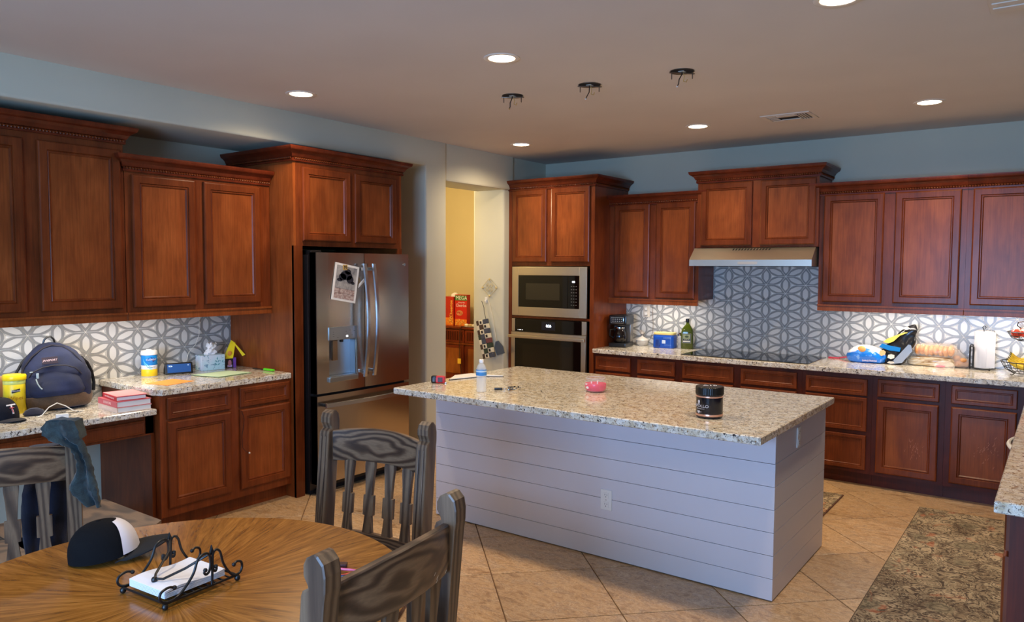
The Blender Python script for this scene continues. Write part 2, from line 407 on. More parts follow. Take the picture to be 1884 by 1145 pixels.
# ------------------------------------------------------------------ cabinet builders
def door_part(name, x0, z0, x1, z1, parent, y=0., style='door', label=None):
    w_, h_ = x1-x0, z1-z0
    if style == 'door': pr = [(0, 0), (0, .013), (.003, .018), (.010, .021), (.048, .021), (.052, .014), (.056, .0165), (.061, .0165), (.068, .008)]
    else: pr = [(0, 0), (0, .013), (.003, .017), (.006, .018), (.026, .018), (.029, .0135), (.032, .0155), (.036, .0155), (.041, .010)]
    mb = MB(); rings = []
    for i, d in pr: rings.append([(i, -d, i), (w_-i, -d, i), (w_-i, -d, h_-i), (i, -d, h_-i)])
    mb.loft(rings, 0, smooth=False, cap=False)
    mb.add([(0, 0, 0), (w_, 0, 0), (w_, 0, h_), (0, 0, h_)], [(0, 1, 2, 3)], 0)
    o = mb.obj(name, CH_F, parent, (x0, y, z0))
    i, d = pr[-1]; p = MB().box(i-.001, -d-.0005, i-.001, w_-i+.001, -.001, h_-i+.001)
    p.obj('center_panel', CH_P if style == 'door' else CH_F, o)
    if label: o['label'] = label
    return o
CROWN = [(-.004, 0), (.012, 0), (.014, .012), (.010, .016), (.010, .026), (.018, .030), (.022, .036), (.030, .052), (.046, .066), (.060, .074), (.064, .080), (.068, .092), (.068, .100), (-.004, .100)]
def crown(parent, path, z, s=1., bead=True):
    mb = MB(); sweep(path, [(o*s, z+h*s) for o, h in CROWN], mb); 
    o = mb.obj('crown_molding', CH_CROWN, parent)
    if not bead: return o
    # twisted rope bead under the crown
    rb = MB(); off = .013*s
    n = len(path)
    for i in range(n-1):
        a, b = Vector(path[i]), Vector(path[i+1]); d = (b-a); L = d.length; d.normalize(); nn = Vector((d.y, -d.x))
        st = max(2, int(L/.0045)); rings = []
        for k in range(st+1):
            t = k/st*L; c = a+d*t+nn*off; ph = t/.018*pi
            ring = []
            for q in range(6):
                an = 2*pi*q/6+ph; rr = .0075*(1.25 if q % 3 == 0 else .72)
                ring.append((c.x+nn.x*rr*cos(an), c.y+nn.y*rr*cos(an), z+.021*s+rr*sin(an)))
            rings.append(ring)
        rb.loft(rings, 0, smooth=True)
    rb.obj('rope_molding', CH_F, o, angle=80)
    return o
def carcass(parent, w_, z0, z1, depth, toe=0., mats=None, name='cabinet_box', y0=0.):
    mb = MB()
    if toe: mb.box(0, y0, z0+toe, w_, depth, z1); mb.box(.0, .075, z0, w_, depth, z0+toe, 0)
    else: mb.box(0, y0, z0, w_, depth, z1)
    return mb.obj(name, mats or CH_F, parent)

# ------------------------------------------------------------------ room shell
HC = 2.803
XL, YB, XH = -5.24, 6.92, -4.579
FX0, FX1, FY0, FY1 = -8.2, 2.6, -2.6, 9.0
fl = MB().box(FX0, FY0, -.12, FX1, FY1, -.008)
floor = struct('floor', fl, GROUT)
# diagonal travertine tiles
hd = .4025; tw = hd-.0045
def tile_mesh(clip=None):
    mb = MB(); b = .004
    pl = [(tw, 0), (0, tw), (-tw, 0), (0, -tw)]; pi_ = [(tw-b, 0), (0, tw-b), (-tw+b, 0), (0, -tw+b)]
    vs = [(x, y, -.0095) for x, y in pl]+[(x, y, -.0015) for x, y in pl]+[(x, y, 0) for x, y in pi_]
    fs = [(i, (i+1) % 4, 4+(i+1) % 4, 4+i) for i in range(4)]+[(4+i, 4+(i+1) % 4, 8+(i+1) % 4, 8+i) for i in range(4)]+[(8, 9, 10, 11)]
    mb.add(vs, fs); return mb
tme = tile_mesh().mesh('tile', TRAV)
for k in range(-17, 3):
    for m_ in range(-12, 8):
        if (k+m_) % 2 == 0: continue
        x, y = -.872+k*hd, 4.02+m_*hd
        if not (-5.3 < x < .9 and -.3 < y < 6.55): continue
        if x < -4.95 and y > 3.2: continue
        o = mkobj('tile', tme, floor, (x, y, 0))
rest = MB().box(FX0, FY0, -.008, FX1, -.45, -.0015); rest.box(FX0, -.45, -.008, -5.6, FY1, -.0015); rest.box(.95, -.45, -.008, FX1, FY1, -.0015)
ro = rest.obj('tile_field', TRAV, floor); ro['kind'] = 'stuff'
struct('ceiling', MB().box(FX0, FY0, HC, FX1, FY1, HC+.15), CEIL)
# back wall
wall_back = struct('wall_back', MB().box(-4.75, YB, 0, FX1, YB+.15, HC), WALL)
# left side: alcove back, soffit header, column, doorway header, jamb wall
def bull(mb, x0, y0, z0, x1, y1, z1, b=.018): mb.box(x0, y0, z0, x1, y1, z1, 0, b)
wall_left = struct('wall_left', MB().box(XL-.15, FY0, 0, XL, 4.97, HC), WALL)
def bevel_prism(poly, x0, x1, b=.018):
    bm = bmesh.new(); vs = [bm.verts.new((x0, y, z)) for y, z in poly]; f = bm.faces.new(vs)
    r = bmesh.ops.extrude_face_region(bm, geom=[f]); bmesh.ops.translate(bm, verts=[q for q in r['geom'] if isinstance(q, bmesh.types.BMVert)], vec=(x1-x0, 0, 0))
    bmesh.ops.recalc_face_normals(bm, faces=bm.faces)
    bmesh.ops.bevel(bm, geom=bm.edges[:], offset=b, segments=4, profile=.5, affect='EDGES')
    bm.verts.index_update(); m = MB(); m.add([q.co.copy() for q in bm.verts], [[q.index for q in f.verts] for f in bm.faces], smooth=True); bm.free(); return m
struct('wall_soffit', bevel_prism([(FY0-.05, 2.575), (4.97, 2.575), (4.97, -.03), (5.245, -.03), (5.245, HC+.05), (FY0-.05, HC+.05)], XL-.12, XH), WALL)
m = MB(); bull(m, -4.98, 5.20, 2.468, XH-.012, 6.30, HC+.05); struct('wall_over_doorway', m, WALL)
m = MB(); bull(m, -5.01, 6.165, -.03, -4.612, 7.1, HC+.05); struct('wall_jamb', m, WALL)
# pantry room beyond the doorway
struct('wall_pantry_back', MB().box(FX0, 7.78, 0, -4.99, 7.9, HC), YWALL)
struct('wall_pantry_side', MB().box(-5.03, 7.05, 0, -4.9, 7.9, HC), YWALL)
struct('wall_pantry_left', MB().box(FX0, 4.9, 0, FX0+.1, 7.9, HC), YWALL)
struct('wall_pantry_front', MB().box(FX0, 4.97, 0, XL-.14, 5.1, HC), YWALL)
# walls behind and to the right of the camera
struct('wall_right', MB().box(FX1-.1, FY0, 0, FX1, YB+.1, HC), WALL)
m = MB(); wy0, wy1 = FY0, FY0+.12
m.box(FX0, wy0, 0, -2.1, wy1, HC).box(.3, wy0, 0, FX1, wy1, HC).box(-2.1, wy0, 0, .3, wy1, .65).box(-2.1, wy0, 2.25, .3, wy1, HC)
struct('wall_front', m, WALL)
wf = MB(); 
for x in (-2.1, -1.32, -.52, .25): wf.box(x, wy0+.03, .65, x+.05, wy0+.09, 2.25)
for z in (.65, 2.2): wf.box(-2.1, wy0+.03, z, .3, wy0+.09, z+.05)
struct('window_1', wf, WHITE)

# patterned backsplash tiles (diamonds round six-petal stars), parts of their walls
DX, DZ = .1735, .1545
def petal_mesh(kind, clip=None, wallname=''):
    """kind 0 vertical, 1 up-right, 2 down-right; coordinates (u, z) around the petal middle, depth = n"""
    a = {0: (0, DZ), 1: (DX, DZ/2), 2: (DX, -DZ/2)}[kind]
    ax = Vector((a[0]/2, a[1]/2))
    cs = {0: (DX/3*1.0, 0.), 1: (DX/6, -DZ/2*1.0+.0), 2: (DX/6, DZ/2)}[kind]
    # side corners = centroids of the two neighbouring triangles
    tri = {0: [Vector((DX/3*2-DX/3*1.0, 0)), Vector((-DX/3, 0))],
           1: [Vector((DX/3-DX/2, DZ/2-DZ/4)), Vector((DX/2-DX/3, -DZ/2+DZ/4))],
           2: [Vector((DX/3-DX/2, -DZ/2+DZ/4)), Vector((DX/2-DX/3, DZ/2-DZ/4))]}[kind]
    P0, P1, S0, S1 = -ax, ax, tri[0], tri[1]
    def pt(t, s):   # t in -1..1 along axis, s in -1..1 across
        side = S0 if s > 0 else S1
        return ax*t + side*abs(s)
    g = .955
    out = [P0*g, S1*g, P1*g, S0*g]
    N = 9
    def almond(k, tip, sl):
        up = []; dn = []
        for i in range(N+1):
            t = -1+2*i/N; q = abs(t); f = max(.004, min((1-q)*sl, k*(1-q**3.2))); up.append(ax*t*tip+S0*f); dn.append(ax*t*tip+S1*f)
        return dn[:-1]+up[::-1][:-1]
    A = almond(.72, .95, 1.0); B = almond(.39, .66, .84)
    n = len(A)
    # outer boundary resampled to n points lying on the rhombus
    O = []
    h = n//2
    for i in range(n):
        if i < h: q = i/h*2; O.append(out[0].lerp(out[1], q) if q <= 1 else out[1].lerp(out[2], q-1))
        else: q = (i-h)/h*2; O.append(out[2].lerp(out[3], q) if q <= 1 else out[3].lerp(out[0], q-1))
    vs = []; fs = []; ms = []
    t_ = .006
    for ring, d in ((O, 0), (O, t_), (A, t_), (B, t_)):
        vs += [Vector((p.x, -d, p.y)) for p in ring]
    for r_, mi in ((0, 0), (1, 0), (2, 1)):
        for i in range(n): j = (i+1) % n; fs.append((r_*n+i, r_*n+j, (r_+1)*n+j, (r_+1)*n+i)); ms.append(mi)
    fs.append(tuple(3*n+i for i in range(n))); ms.append(2)
    bm = bmesh.new(); bv = [bm.verts.new(v) for v in vs]
    for f, mi in zip(fs, ms):
        try: fc = bm.faces.new([bv[i] for i in f]); fc.material_index = mi
        except ValueError: pass
    if clip:
        for co, no in clip:
            gm = bm.verts[:]+bm.edges[:]+bm.faces[:]
            bmesh.ops.bisect_plane(bm, geom=gm, plane_co=co, plane_no=no, clear_outer=True)
    if not bm.faces: bm.free(); return None
    me = bpy.data.meshes.new('tile'); bm.to_mesh(me); bm.free()
    for q in (T_BASE, T_BAND, T_IN): me.materials.append(q)
    return me
PM = [petal_mesh(k) for k in range(3)]
def splash(wall, rects, u_star, z_star, place, rot):
    """rects: (u0,z0,u1,z1) visible areas, non overlapping"""
    for (u0, z0, u1, z1) in rects:
        for i in range(-40, 60):
            uc = u_star+i*DX
            if uc < u0-DX or uc > u1+DX: continue
            for j in range(-14, 14):
                zc = z_star+j*DZ+(DZ/2 if i % 2 else 0)
                if zc < z0-DZ or zc > z1+DZ: continue
                for k, (du, dz) in enumerate(((0, DZ/2), (DX/2, DZ/4), (DX/2, -DZ/4))):
                    u, z = uc+du, zc+dz; eu = DX/3 if k == 0 else DX/2; ez = DZ/2
                    if u+eu <= u0 or u-eu >= u1 or z+ez <= z0 or z-ez >= z1: continue
                    cl = []
                    if u-eu < u0: cl.append((Vector((u0-u, 0, 0)), Vector((-1, 0, 0))))
                    if u+eu > u1: cl.append((Vector((u1-u, 0, 0)), Vector((1, 0, 0))))
                    if z-ez < z0: cl.append((Vector((0, 0, z0-z)), Vector((0, 0, -1))))
                    if z+ez > z1: cl.append((Vector((0, 0, z1-z)), Vector((0, 0, 1))))
                    me = petal_mesh(k, cl) if cl else PM[k]
                    if me is None or len(me.polygons) == 0: continue
                    ob = mkobj('tile', me, wall, place(u, z), (0, 0, rot))
bk = MB().box(-3.62, YB-.006, .9, .45, YB+.001, 1.42).box(-2.69, YB-.006, 1.4, -1.63, YB+.001, 1.80)
bk.obj('grout', TGROUT, wall_back)
lf = MB().box(XL-.001, .9, .76, XL+.006, 3.50, 1.42); lf.obj('grout', TGROUT, wall_left)
splash(wall_back, [(-3.61, .914, .2, 1.40), (-2.69, 1.40, -1.65, 1.79)], -2.54, 1.535, lambda u, z: (u, YB-.005, z), 0)
splash(wall_left, [(1.3, .80, 2.46, .914), (1.3, .914, 3.47, 1.40)], 2.366, 1.239, lambda u, z: (XL+.005, u, z), R(90))

# ------------------------------------------------------------------ left run cabinets (fronts face +X)
LR = R(90)
UX = -4.715
def upper(label, loc, rotz, w_, z0, z1, depth, doors, name='upper_cabinet', crown_path=None, cz=None, rail=True, cs=1., group='cherry upper cabinets'):
    t = thing(name, label, 'cabinet', loc, rotz, group)
    carcass(t, w_, z0, z1, depth)
    for d in doors: door_part('door', *d, t)
    if rail:
        rl = MB().box(0, -.012, z0-.052, w_, .012, z0-.004, 0, .003); rl.box(0, -.018, z0-.012, w_, 0, z0, 0)
        rl.obj('light_rail', CH_P, t)
    if crown_path: crown(t, crown_path, cz, cs)
    return t
D = UX-XL-.001
T0 = 1.33
upper('tall cherry upper cabinet with crown, above the backpack at left edge', (UX, T0, 0), LR, 1.05, 1.388, 2.44, D,
      [(.028, 1.417, .488, 2.387), (.562, 1.417, 1.026, 2.387)], crown_path=[(-.35, 0), (1.05, 0), (1.05, D)], cz=2.425, cs=1.0)
upper('tall cherry upper cabinet mostly cut off by left picture edge', (UX, .44, 0), LR, .885, 1.388, 2.44, D,
      [(.03, 1.417, .42, 2.387), (.46, 1.417, .86, 2.387)])
upper('shorter two-door cherry upper cabinet between the tall cabinet and fridge', (UX, 2.385, 0), LR, 1.055, 1.388, 2.31, D,
      [(.038, 1.418, .462, 2.247), (.525, 1.420, .965, 2.247)], crown_path=[(.002, .04), (.002, 0), (1.052, 0)], cz=2.265)
# fridge surround: tall panel, stiles, over-fridge cabinet
FXp = -4.45; fd = FXp-XL-.001
t = thing('fridge_cabinet', 'cherry cabinet surround with two doors and crown over the refrigerator', 'cabinet', (FXp, 3.445, 0), LR, 'cherry upper cabinets')
FW = 1.085
MB().box(.0, .0, 0, .022, fd, 2.45).obj('side_panel', CH_P, t)
MB().box(.0, -.004, 0, .075, .02, 1.83).obj('face_stile', CH_F, t)
MB().box(FW-.022, .0, 0, FW, fd, 2.45).obj('side_panel', CH_P, t)
MB().box(FW-.045, -.004, 0, FW, .02, 1.83).obj('face_stile', CH_F, t)
MB().box(.0225, -.002, 1.83, FW-.0225, fd, 2.449).obj('cabinet_box', CH_F, t)
door_part('door', .075, 1.866, .525, 2.395, t); door_part('door', .57, 1.866, 1.012, 2.395, t)
crown(t, [(0, fd-.01), (0, -.002), (FW, -.002), (FW, fd-.01)], 2.43)
# base cabinet (two doors two drawers)
BXf = -4.505
t = thing('base_cabinet', 'cherry base cabinet with two drawers over two doors beside the refrigerator', 'cabinet', (BXf, 2.462, 0), LR, 'cherry base cabinets')
bd = BXf-XL-.001
mb = MB().box(0, 0, .10, .985, bd, .872).box(.0, .06, 0, .985, bd, .10); mb.obj('cabinet_box', CH_F, t)
for x0, x1 in ((.045, .49), (.558, .985-.02)):
    door_part('drawer', x0, .722, x1, .855, t, style='drawer'); door_part('door', x0, .155, x1, .705, t)
# wire pull hanging from the second door
wr = MB().tube([(.565, -.022, .70), (.578, -.03, .64), (.568, -.03, .57), (.560, -.028, .53), (.562, -.03, .45), (.58, -.035, .42), (.605, -.04, .405)], .0016, 6)
o = wr.obj('cord', BLACK, t); MB().ball((.608, -.04, .404), .007, 8).obj('cord_tip', WHITE, o)
# desk: drawer apron and end support
t = thing('desk_apron', 'cherry drawer apron under the low granite desk', 'desk', (-4.56, .9, 0), LR)
mb = MB().box(0, 0, .63, 1.555, .30, .762); mb.box(1.535, 0, 0.0, 1.557, .66, .63); mb.obj('apron_box', CH_F, t)
MB().box(1.5, .0, .640, 1.553, .05, .762).obj('end_block', CH_D, t)
for x0, x1 in ((.02, .955), (1.02, 1.49)):
    pr = MB(); hh = .085; ww = x1-x0
    pr.loft([[(i, -d, i), (ww-i, -d, i), (ww-i, -d, hh-i), (i, -d, hh-i)] for i, d in ((0, 0), (0, .012), (.004, .017), (.009, .017), (.012, .013))], 0, smooth=False)
    pr.obj('drawer', CH_F, t, (x0, 0, .645))
# granite worktops
def slab(name, label, poly, z0, z1, mat=GRAN):
    mb = MB(); n = len(poly); b = .004
    c = Vector((sum(p[0] for p in poly)/n, sum(p[1] for p in poly)/n))
    def inset(k):
        r = []
        for i in range(n):
            p = Vector(poly[i]); a = (p-Vector(poly[i-1])).normalized(); d = (Vector(poly[(i+1) % n])-p).normalized()
            n0 = Vector((-a.y, a.x)); n1 = Vector((-d.y, d.x)); q = (n0+n1).normalized(); r.append(p+q*k/max(.3, q.dot(n0)))
        return r
    i1 = inset(b)
    mb.loft([[(*p, z0) for p in i1], [(*p, z0+b) for p in poly], [(*p, z1-b) for p in poly], [(*p, z1) for p in i1]], 0, smooth=False)
    return tag(mb.obj(name, mat), label, 'countertop')
slab('countertop', 'raised granite countertop left of the refrigerator', [(XL+.007, 2.44), (-4.56, 2.44), (-4.49, 2.475), (-4.49, 3.442), (-4.46, 3.442), (-4.46, 3.5), (XL+.007, 3.44)][:4]+[(XL+.007, 3.442)], .873, .914)
slab('countertop', 'low granite desk top under the backpack and books', [(XL+.007, .9), (-4.49, .9), (-4.49, 2.436), (-4.555, 2.436), (XL+.007, 2.436)], .763, .80)
MB
# dark side of base cabinet above low desk: part of cabinet box already

# ------------------------------------------------------------------ back run
TX0, TX1, TY = -4.612, -3.606, 6.25
t = thing('oven_cabinet', 'tall cherry cabinet tower holding the microwave and wall oven', 'cabinet', (TX0, TY, 0), 0, 'cherry upper cabinets')
tw_, td = TX1-TX0, YB-TY-.001
mb = MB().box(0, 0, 0, .045, td, 2.46).box(tw_-.045, 0, 0, tw_, td, 2.46).box(.045, 0, 1.70, tw_-.045, td, 2.46).box(.045, .02, 1.165, tw_-.045, td, 1.19).box(.045, 0, 0, tw_-.045, td, .38).box(.04, .45, .3, tw_-.04, td, 1.8)
mb.box(.045, -.0, 1.172, tw_-.045, .03, 1.192)
mb.obj('cabinet_box', CH_F, t)
door_part('door', .052, 1.735, .47, 2.455, t); door_part('door', .522, 1.735, .958, 2.455, t)
crown(t, [(.0, 0), (tw_, 0), (tw_, td-.01)], 2.455)
def up_back(label, x0, x1, yf, z0, z1, doors, cp, cz, rail=True, name='upper_cabinet', cs=1.):
    return upper(label, (x0, yf, 0), 0, x1-x0, z0, z1, YB-yf-.008, [(a-x0, b, c-x0, d) for a, b, c, d in doors], name, cp, cz, rail, cs)
U2 = 6.545
up_back('narrow two-door cherry upper cabinet right of the oven tower, above coffee maker', -3.605, -2.69, U2, 1.39, 2.32, [(-3.545, 1.402, -3.175, 2.285), (-3.108, 1.40, -2.722, 2.287)], [(0, 0), (.935, 0), (.935, .06)], 2.278)
up_back('short two-door cherry cabinet above the steel range hood', -2.69, -1.65, 6.50, 1.865, 2.45, [(-2.653, 1.882, -2.194, 2.432), (-2.124, 1.882, -1.672, 2.430)], [(0, .41), (0, 0), (1.04, 0), (1.04, .41)], 2.44, rail=False)
up_back('cherry upper cabinet with two tall doors right of the hood', -1.649, -.605, U2, 1.39, 2.32, [(-1.614, 1.412, -1.166, 2.282), (-1.088, 1.416, -.643, 2.278)], [(-.012, .045), (-.012, 0), (1.044, 0)], 2.278)
up_back('cherry upper cabinet at right picture edge above the fruit basket', -.604, .45, U2, 1.39, 2.32, [(-.569, 1.418, -.11, 2.278), (-.045, 1.418, .41, 2.278)], [(0, 0), (1.054, 0)], 2.278)
# base cabinets of the back run
def base_back(label, x0, x1, items):
    t = thing('base_cabinet', label, 'cabinet', (x0, 6.27, 0), 0, 'cherry base cabinets')
    mb = MB().box(0, 0, .10, x1-x0, YB-6.27-.001, .872).box(0, .06, 0, x1-x0, YB-6.27-.001, .10); mb.obj('cabinet_box', CH_D, t)
    for kind, a, b, c, d in items: door_part(kind, a-x0, b, c-x0, d, t, style='door' if kind == 'door' else 'drawer')
base_back('cherry base cabinet under the coffee maker, right of the oven tower', -3.605, -2.74, [('drawer', -3.585, .715, -3.217, .846), ('drawer', -3.145, .715, -2.777, .846), ('door', -3.585, .12, -3.217, .695), ('door', -3.145, .12, -2.777, .695)])
base_back('cherry base cabinet under the glass cooktop', -2.739, -1.683, [('drawer', -2.705, .71, -2.244, .846), ('drawer', -2.18, .71, -1.72, .842), ('door', -2.705, .12, -2.244, .69), ('door', -2.18, .12, -1.72, .69)])
base_back('cherry three-drawer base cabinet right of the cooktop', -1.682, -1.16, [('drawer', -1.65, .706, -1.194, .834), ('door_front', -1.65, .43, -1.194, .692), ('door_front', -1.65, .13, -1.194, .40)])
base_back('cherry base cabinet with scratched door right of the drawer stack', -1.159, -.673, [('drawer', -1.122, .712, -.71, .846), ('door', -1.124, .125, -.71, .688)])
base_back('cherry corner base cabinet with scratched door beside the peninsula', -.672, .45, [('drawer', -.634, .712, -.235, .846), ('door', -.632, .13, -.235, .69)])
for o in list(bpy.data.objects):
    if o.name.startswith('door_front'): o.name = 'drawer'
# worn scratches on the two doors
SCR = flat('bare_wood_scratch', (196, 132, 96), .7)
def scratches(cx, cz, n, w_, h_):
    mb = MB()
    for i in range(n):
        x = cx+random.gauss(0, w_); z = cz+random.gauss(0, h_); L = random.uniform(.006, .026); a = random.gauss(.25, .3); t_ = random.uniform(.0007, .0016)
        dx, dz = sin(a)*L, cos(a)*L
        mb.add([(x-t_, 0, z), (x+t_, 0, z), (x+dx+t_*.3, 0, z+dz), (x+dx-t_*.3, 0, z+dz)], [(0, 1, 2, 3)])
    return mb
for cab, cx, cz in (('cherry base cabinet with scratched door right', .30, .34), ('cherry corner base cabinet with scratched', .27, .38)):
    tt = [o for o in bpy.data.objects if o.get('label', '').startswith(cab)][0]
    o = scratches(cx, cz, 34, .035, .04).obj('scratch_marks', SCR, tt, (0, -.0095, 0)); o['kind'] = 'stuff'
slab('countertop', 'long granite countertop along the back wall under the cooktop', [(-3.605, 6.232), (-.163, 6.232), (.5, 6.232), (.5, YB-.007), (-3.605, YB-.007)], .873, .914)
slab('countertop', 'granite peninsula worktop cut off at the right picture edge', [(-.163, 2.942), (.5, 2.942), (.5, 6.231), (-.163, 6.231)], .873, .914)
# peninsula cabinets
t = thing('peninsula_cabinet', 'dark cherry peninsula cabinet under the granite at right edge', 'cabinet', (-.118, 2.975, 0), R(-90))
MB().box(0-.04, .0, .10, -3.24, .56, .872).box(-.04, .07, 0, -3.24, .56, .10).obj('cabinet_box', CH_D, t)
MB().box(.0, -.0, 0, -.04, .56, .872).obj('end_panel', CH_D, t)
door_part('drawer', -.50, .72, -.075, .85, t, style='drawer'); door_part('door', -.50, .12, -.075, .70, t)
door_part('drawer', -3.1, .72, -2.35, .85, t, style='drawer')
dw = MB().box(-1.95, -.022, .12, -1.35, .0, .865, 0, .004).obj('dishwasher_door', GLOSSB, t)
pts = [(-1.90+.5*i/12, -.03-.055*sin(pi*i/12), .79) for i in range(13)]
MB().tube(pts, .011, 8).obj('handle', WHITE, dw)

# ------------------------------------------------------------------ island
t = thing('kitchen_island', 'white shiplap kitchen island base with power outlet', 'island', (-2.275, 4.26, 0))
bx0, bx1, by0, by1 = -3.395, -1.142, 3.79, 4.735
ox, oy = 2.275, -4.26
MB().box(bx0+ox+.004, by0+oy+.004, 0, bx1+ox-.004, by1+oy-.004, .865).obj('core', flat('shadow_gap', (62, 60, 62), .8), t)
zs = [.006, .118, .236, .354, .471, .588, .705, .866]
for i in range(7):
    a, b_ = zs[i]+.0012, zs[i+1]-.0012
    MB().box(bx0, by0-.010, a, bx1+.010, by0+.003, b_, 0, .0012).obj('board', WHITE_T, t, (ox, oy, 0))
    MB().box(bx1-.003, by0+.0035, a, bx1+.010, by1, b_, 0, .0012).obj('board', WHITE_T, t, (ox, oy, 0))
    MB().box(bx0-.010, by0+.0035, a, bx0+.003, by1, b_, 0, .0012).obj('board', WHITE_T, t, (ox, oy, 0))
    MB().box(bx0-.010, by1+.0005, a, bx1+.010, by1+.013, b_, 0, .0012).obj('board', WHITE_T, t, (ox, oy, 0))
def outlet(parent, loc, rotz, w_=.072, h_=.118):
    p = MB().box(-w_/2, -.006, -h_/2, w_/2, 0, h_/2, 0, .0025).obj('outlet_plate', WHITE, parent, loc, (0, 0, rotz))
    s = MB()
    for z in (-.027, .027):
        s.box(-.017, -.0078, z-.016, .017, -.005, z+.016, 0, .003)
    so = s.obj('outlet_socket', WHITE, p)
    d = MB()
    for z in (-.027, .027):
        d.box(-.0075, -.0084, z-.001, -.0055, -.007, z+.008); d.box(.0055, -.0084, z-.001, .0075, -.007, z+.007); d.box(-.002, -.0084, z-.011, .002, -.007, z-.006)
    d.box(-.002, -.0066, -.002, .002, -.005, .002)
    d.obj('outlet_slots', INK, p)
    return p
outlet(t, (-2.083+ox, by0-.0102+oy, .349), 0)
outlet(t, (bx1+.0102+ox, 4.17+oy, .775), R(90), .06, .11)
slab('countertop', 'granite island countertop with wide overhang, in the room centre', [(-3.432, 3.42), (-1.092, 3.42), (-1.092, 4.775), (-3.432, 4.775)], .872, .912)
# ------------------------------------------------------------------ ceiling fixtures
LAMP = emis('lamp_diffuser_glow', (255, 236, 205), 9.)
LRIM = flat('lamp_trim_white', (225, 215, 200), .5)
dl = [(-.807, 3.393, 'recessed ceiling downlight cut off by top picture edge'),
      (-2.487, 3.298, 'recessed ceiling downlight nearest the hanging wires, above island front'),
      (-4.065, 3.22, 'recessed ceiling downlight near the soffit, in front of the refrigerator'),
      (-4.056, 5.679, 'recessed ceiling downlight in front of the doorway and oven tower'),
      (-2.391, 5.749, 'recessed ceiling downlight in front of the range hood'),
      (-.782, 5.806, 'recessed ceiling downlight in front of the right upper cabinets')]
ra = .098
pro = None
trim_me = MB().lathe([(.070, .0), (.074, -.004), (.092, -.006), (ra, -.003), (ra, .0)], 36, cap=False).mesh('trim_ring', LRIM)
disc_me = MB().lathe([(.0001, -.0025), (.071, -.0025)], 36, cap=False, smooth=False).mesh('diffuser', LAMP)
for x, y, lab in dl:
    t = thing('ceiling_light', lab, 'ceiling light', (x, y, HC), 0, 'recessed ceiling downlights')
    mkobj('trim_ring', trim_me, t); mkobj('diffuser', disc_me, t)
    light('bulb', 'SPOT', (0, 0, -.02), P_DOWN, WARM, t, spot_size=R(158), spot_blend=1., shadow_soft_size=.055)
# unseen spots, added to brighten the near room and the fridge's reflections
light('added_fill_spot', 'SPOT', (-2.4, .9, HC-.02), P_DOWN*.7, WARM, spot_size=R(150), spot_blend=1., shadow_soft_size=.06)
light('added_fill_spot', 'SPOT', (-.6, .2, HC-.02), P_DOWN*.8, WARM, spot_size=R(150), spot_blend=1., shadow_soft_size=.06)
light('pantry_lamp', 'POINT', (-6.1, 5.75, 2.45), 62, (1, .80, .48), shadow_soft_size=.12)
# open junction boxes with loose wires
BRASS = flat('bracket_metal', (120, 112, 100), .35, .9); WIREY = flat('yellow_wire', (196, 160, 90), .5)
def jbox(x, y, lab, seed):
    t = thing('junction_box', lab, 'junction box', (x, y, HC), 0, 'open ceiling boxes over the island')
    MB().lathe([(.066, .0), (.070, -.004), (.070, -.0), ], 24, cap=False).obj('rim', BRASS, t)
    MB().lathe([(.0001, -.0015), (.066, -.0015)], 24, cap=False, smooth=False).obj('cavity', DARKGAP, t)
    br = MB().box(-.074, -.008, -.014, .074, .008, -.010, 0, .001, Matrix.Rotation(.5+seed*.1, 4, 'Z')); br.obj('crossbar', BRASS, t)
    for a in (0, pi): MB().tube([(.058*cos(a+.5), .058*sin(a+.5), -.01), (.058*cos(a+.5), .058*sin(a+.5), -.045)], .003, 6).obj('screw', BRASS, t)
    rnd = random.Random(seed)
    w1 = MB().tube([(0, 0, 0), (.004, -.01, -.02), (-.012+rnd.uniform(-.01, .01), 0, -.045), (-.022, .004, -.068), (-.032, .01, -.078)], .0032, 6); w1.obj('wire', BLACK, t)
    w2 = MB().tube([(.005, 0, 0), (.012, .004, -.03), (.004, .012, -.055), (.022, .012, -.062), (.03, .006, -.05)], .0026, 6); w2.obj('wire', WIREY, t)
    MB().box(-.016, -.020, -.006, .018, .018, -.002, 0, .002).obj('bracket_plate', flat('bracket_pale', (190, 184, 172), .5), t)
    w3 = MB().ball((-.033, .01, -.080), .0055, 8); w3.obj('wire_nut', WHITE if seed != 1 else WIREY, t)
jbox(-2.962, 4.047, 'leftmost open ceiling box with bracket and dark dangling wire', 1)
jbox(-2.401, 4.081, 'middle open ceiling box with bracket and dangling wires', 2)
jbox(-1.808, 4.105, 'rightmost open ceiling box with bracket and dangling wires', 3)
# vents
VENT = flat('vent_white', (214, 204, 190), .5)
t = thing('ceiling_vent', 'white ceiling air vent with dark slots beyond the junction boxes', 'vent', (-1.69, 5.775, HC), 0)
MB().box(-.175, -.14, -.007, .175, -.105, 0, 0, .002).box(-.175, .105, -.007, .175, .14, 0, 0, .002).box(-.175, -.105, -.007, -.145, .105, 0, 0, .002).box(.145, -.105, -.007, .175, .105, 0, 0, .002).obj('frame', VENT, t)
MB().box(-.145, -.105, -.002, .145, .105, -.0005).obj('duct_opening', DARKGAP, t)
for i in range(4):
    MB().box(-.14, -.10+i*.053, -.008, -.075, -.10+i*.053+.032, -.006).obj('slat', VENT, t)
for i in range(4):
    MB().box(.07+i*.019, -.10, -.009, .07+i*.019+.007, .10, -.003).obj('slat', VENT, t)
MB().box(-.072, -.1, -.009, .066, -.045, -.004).obj('slat', VENT, t)
MB().box(-.072, .06, -.009, .066, .1, -.004).obj('slat', VENT, t)
t = thing('ceiling_vent', 'pale air return grille at the top right picture corner', 'vent', (-.10, 3.72, HC), 0)
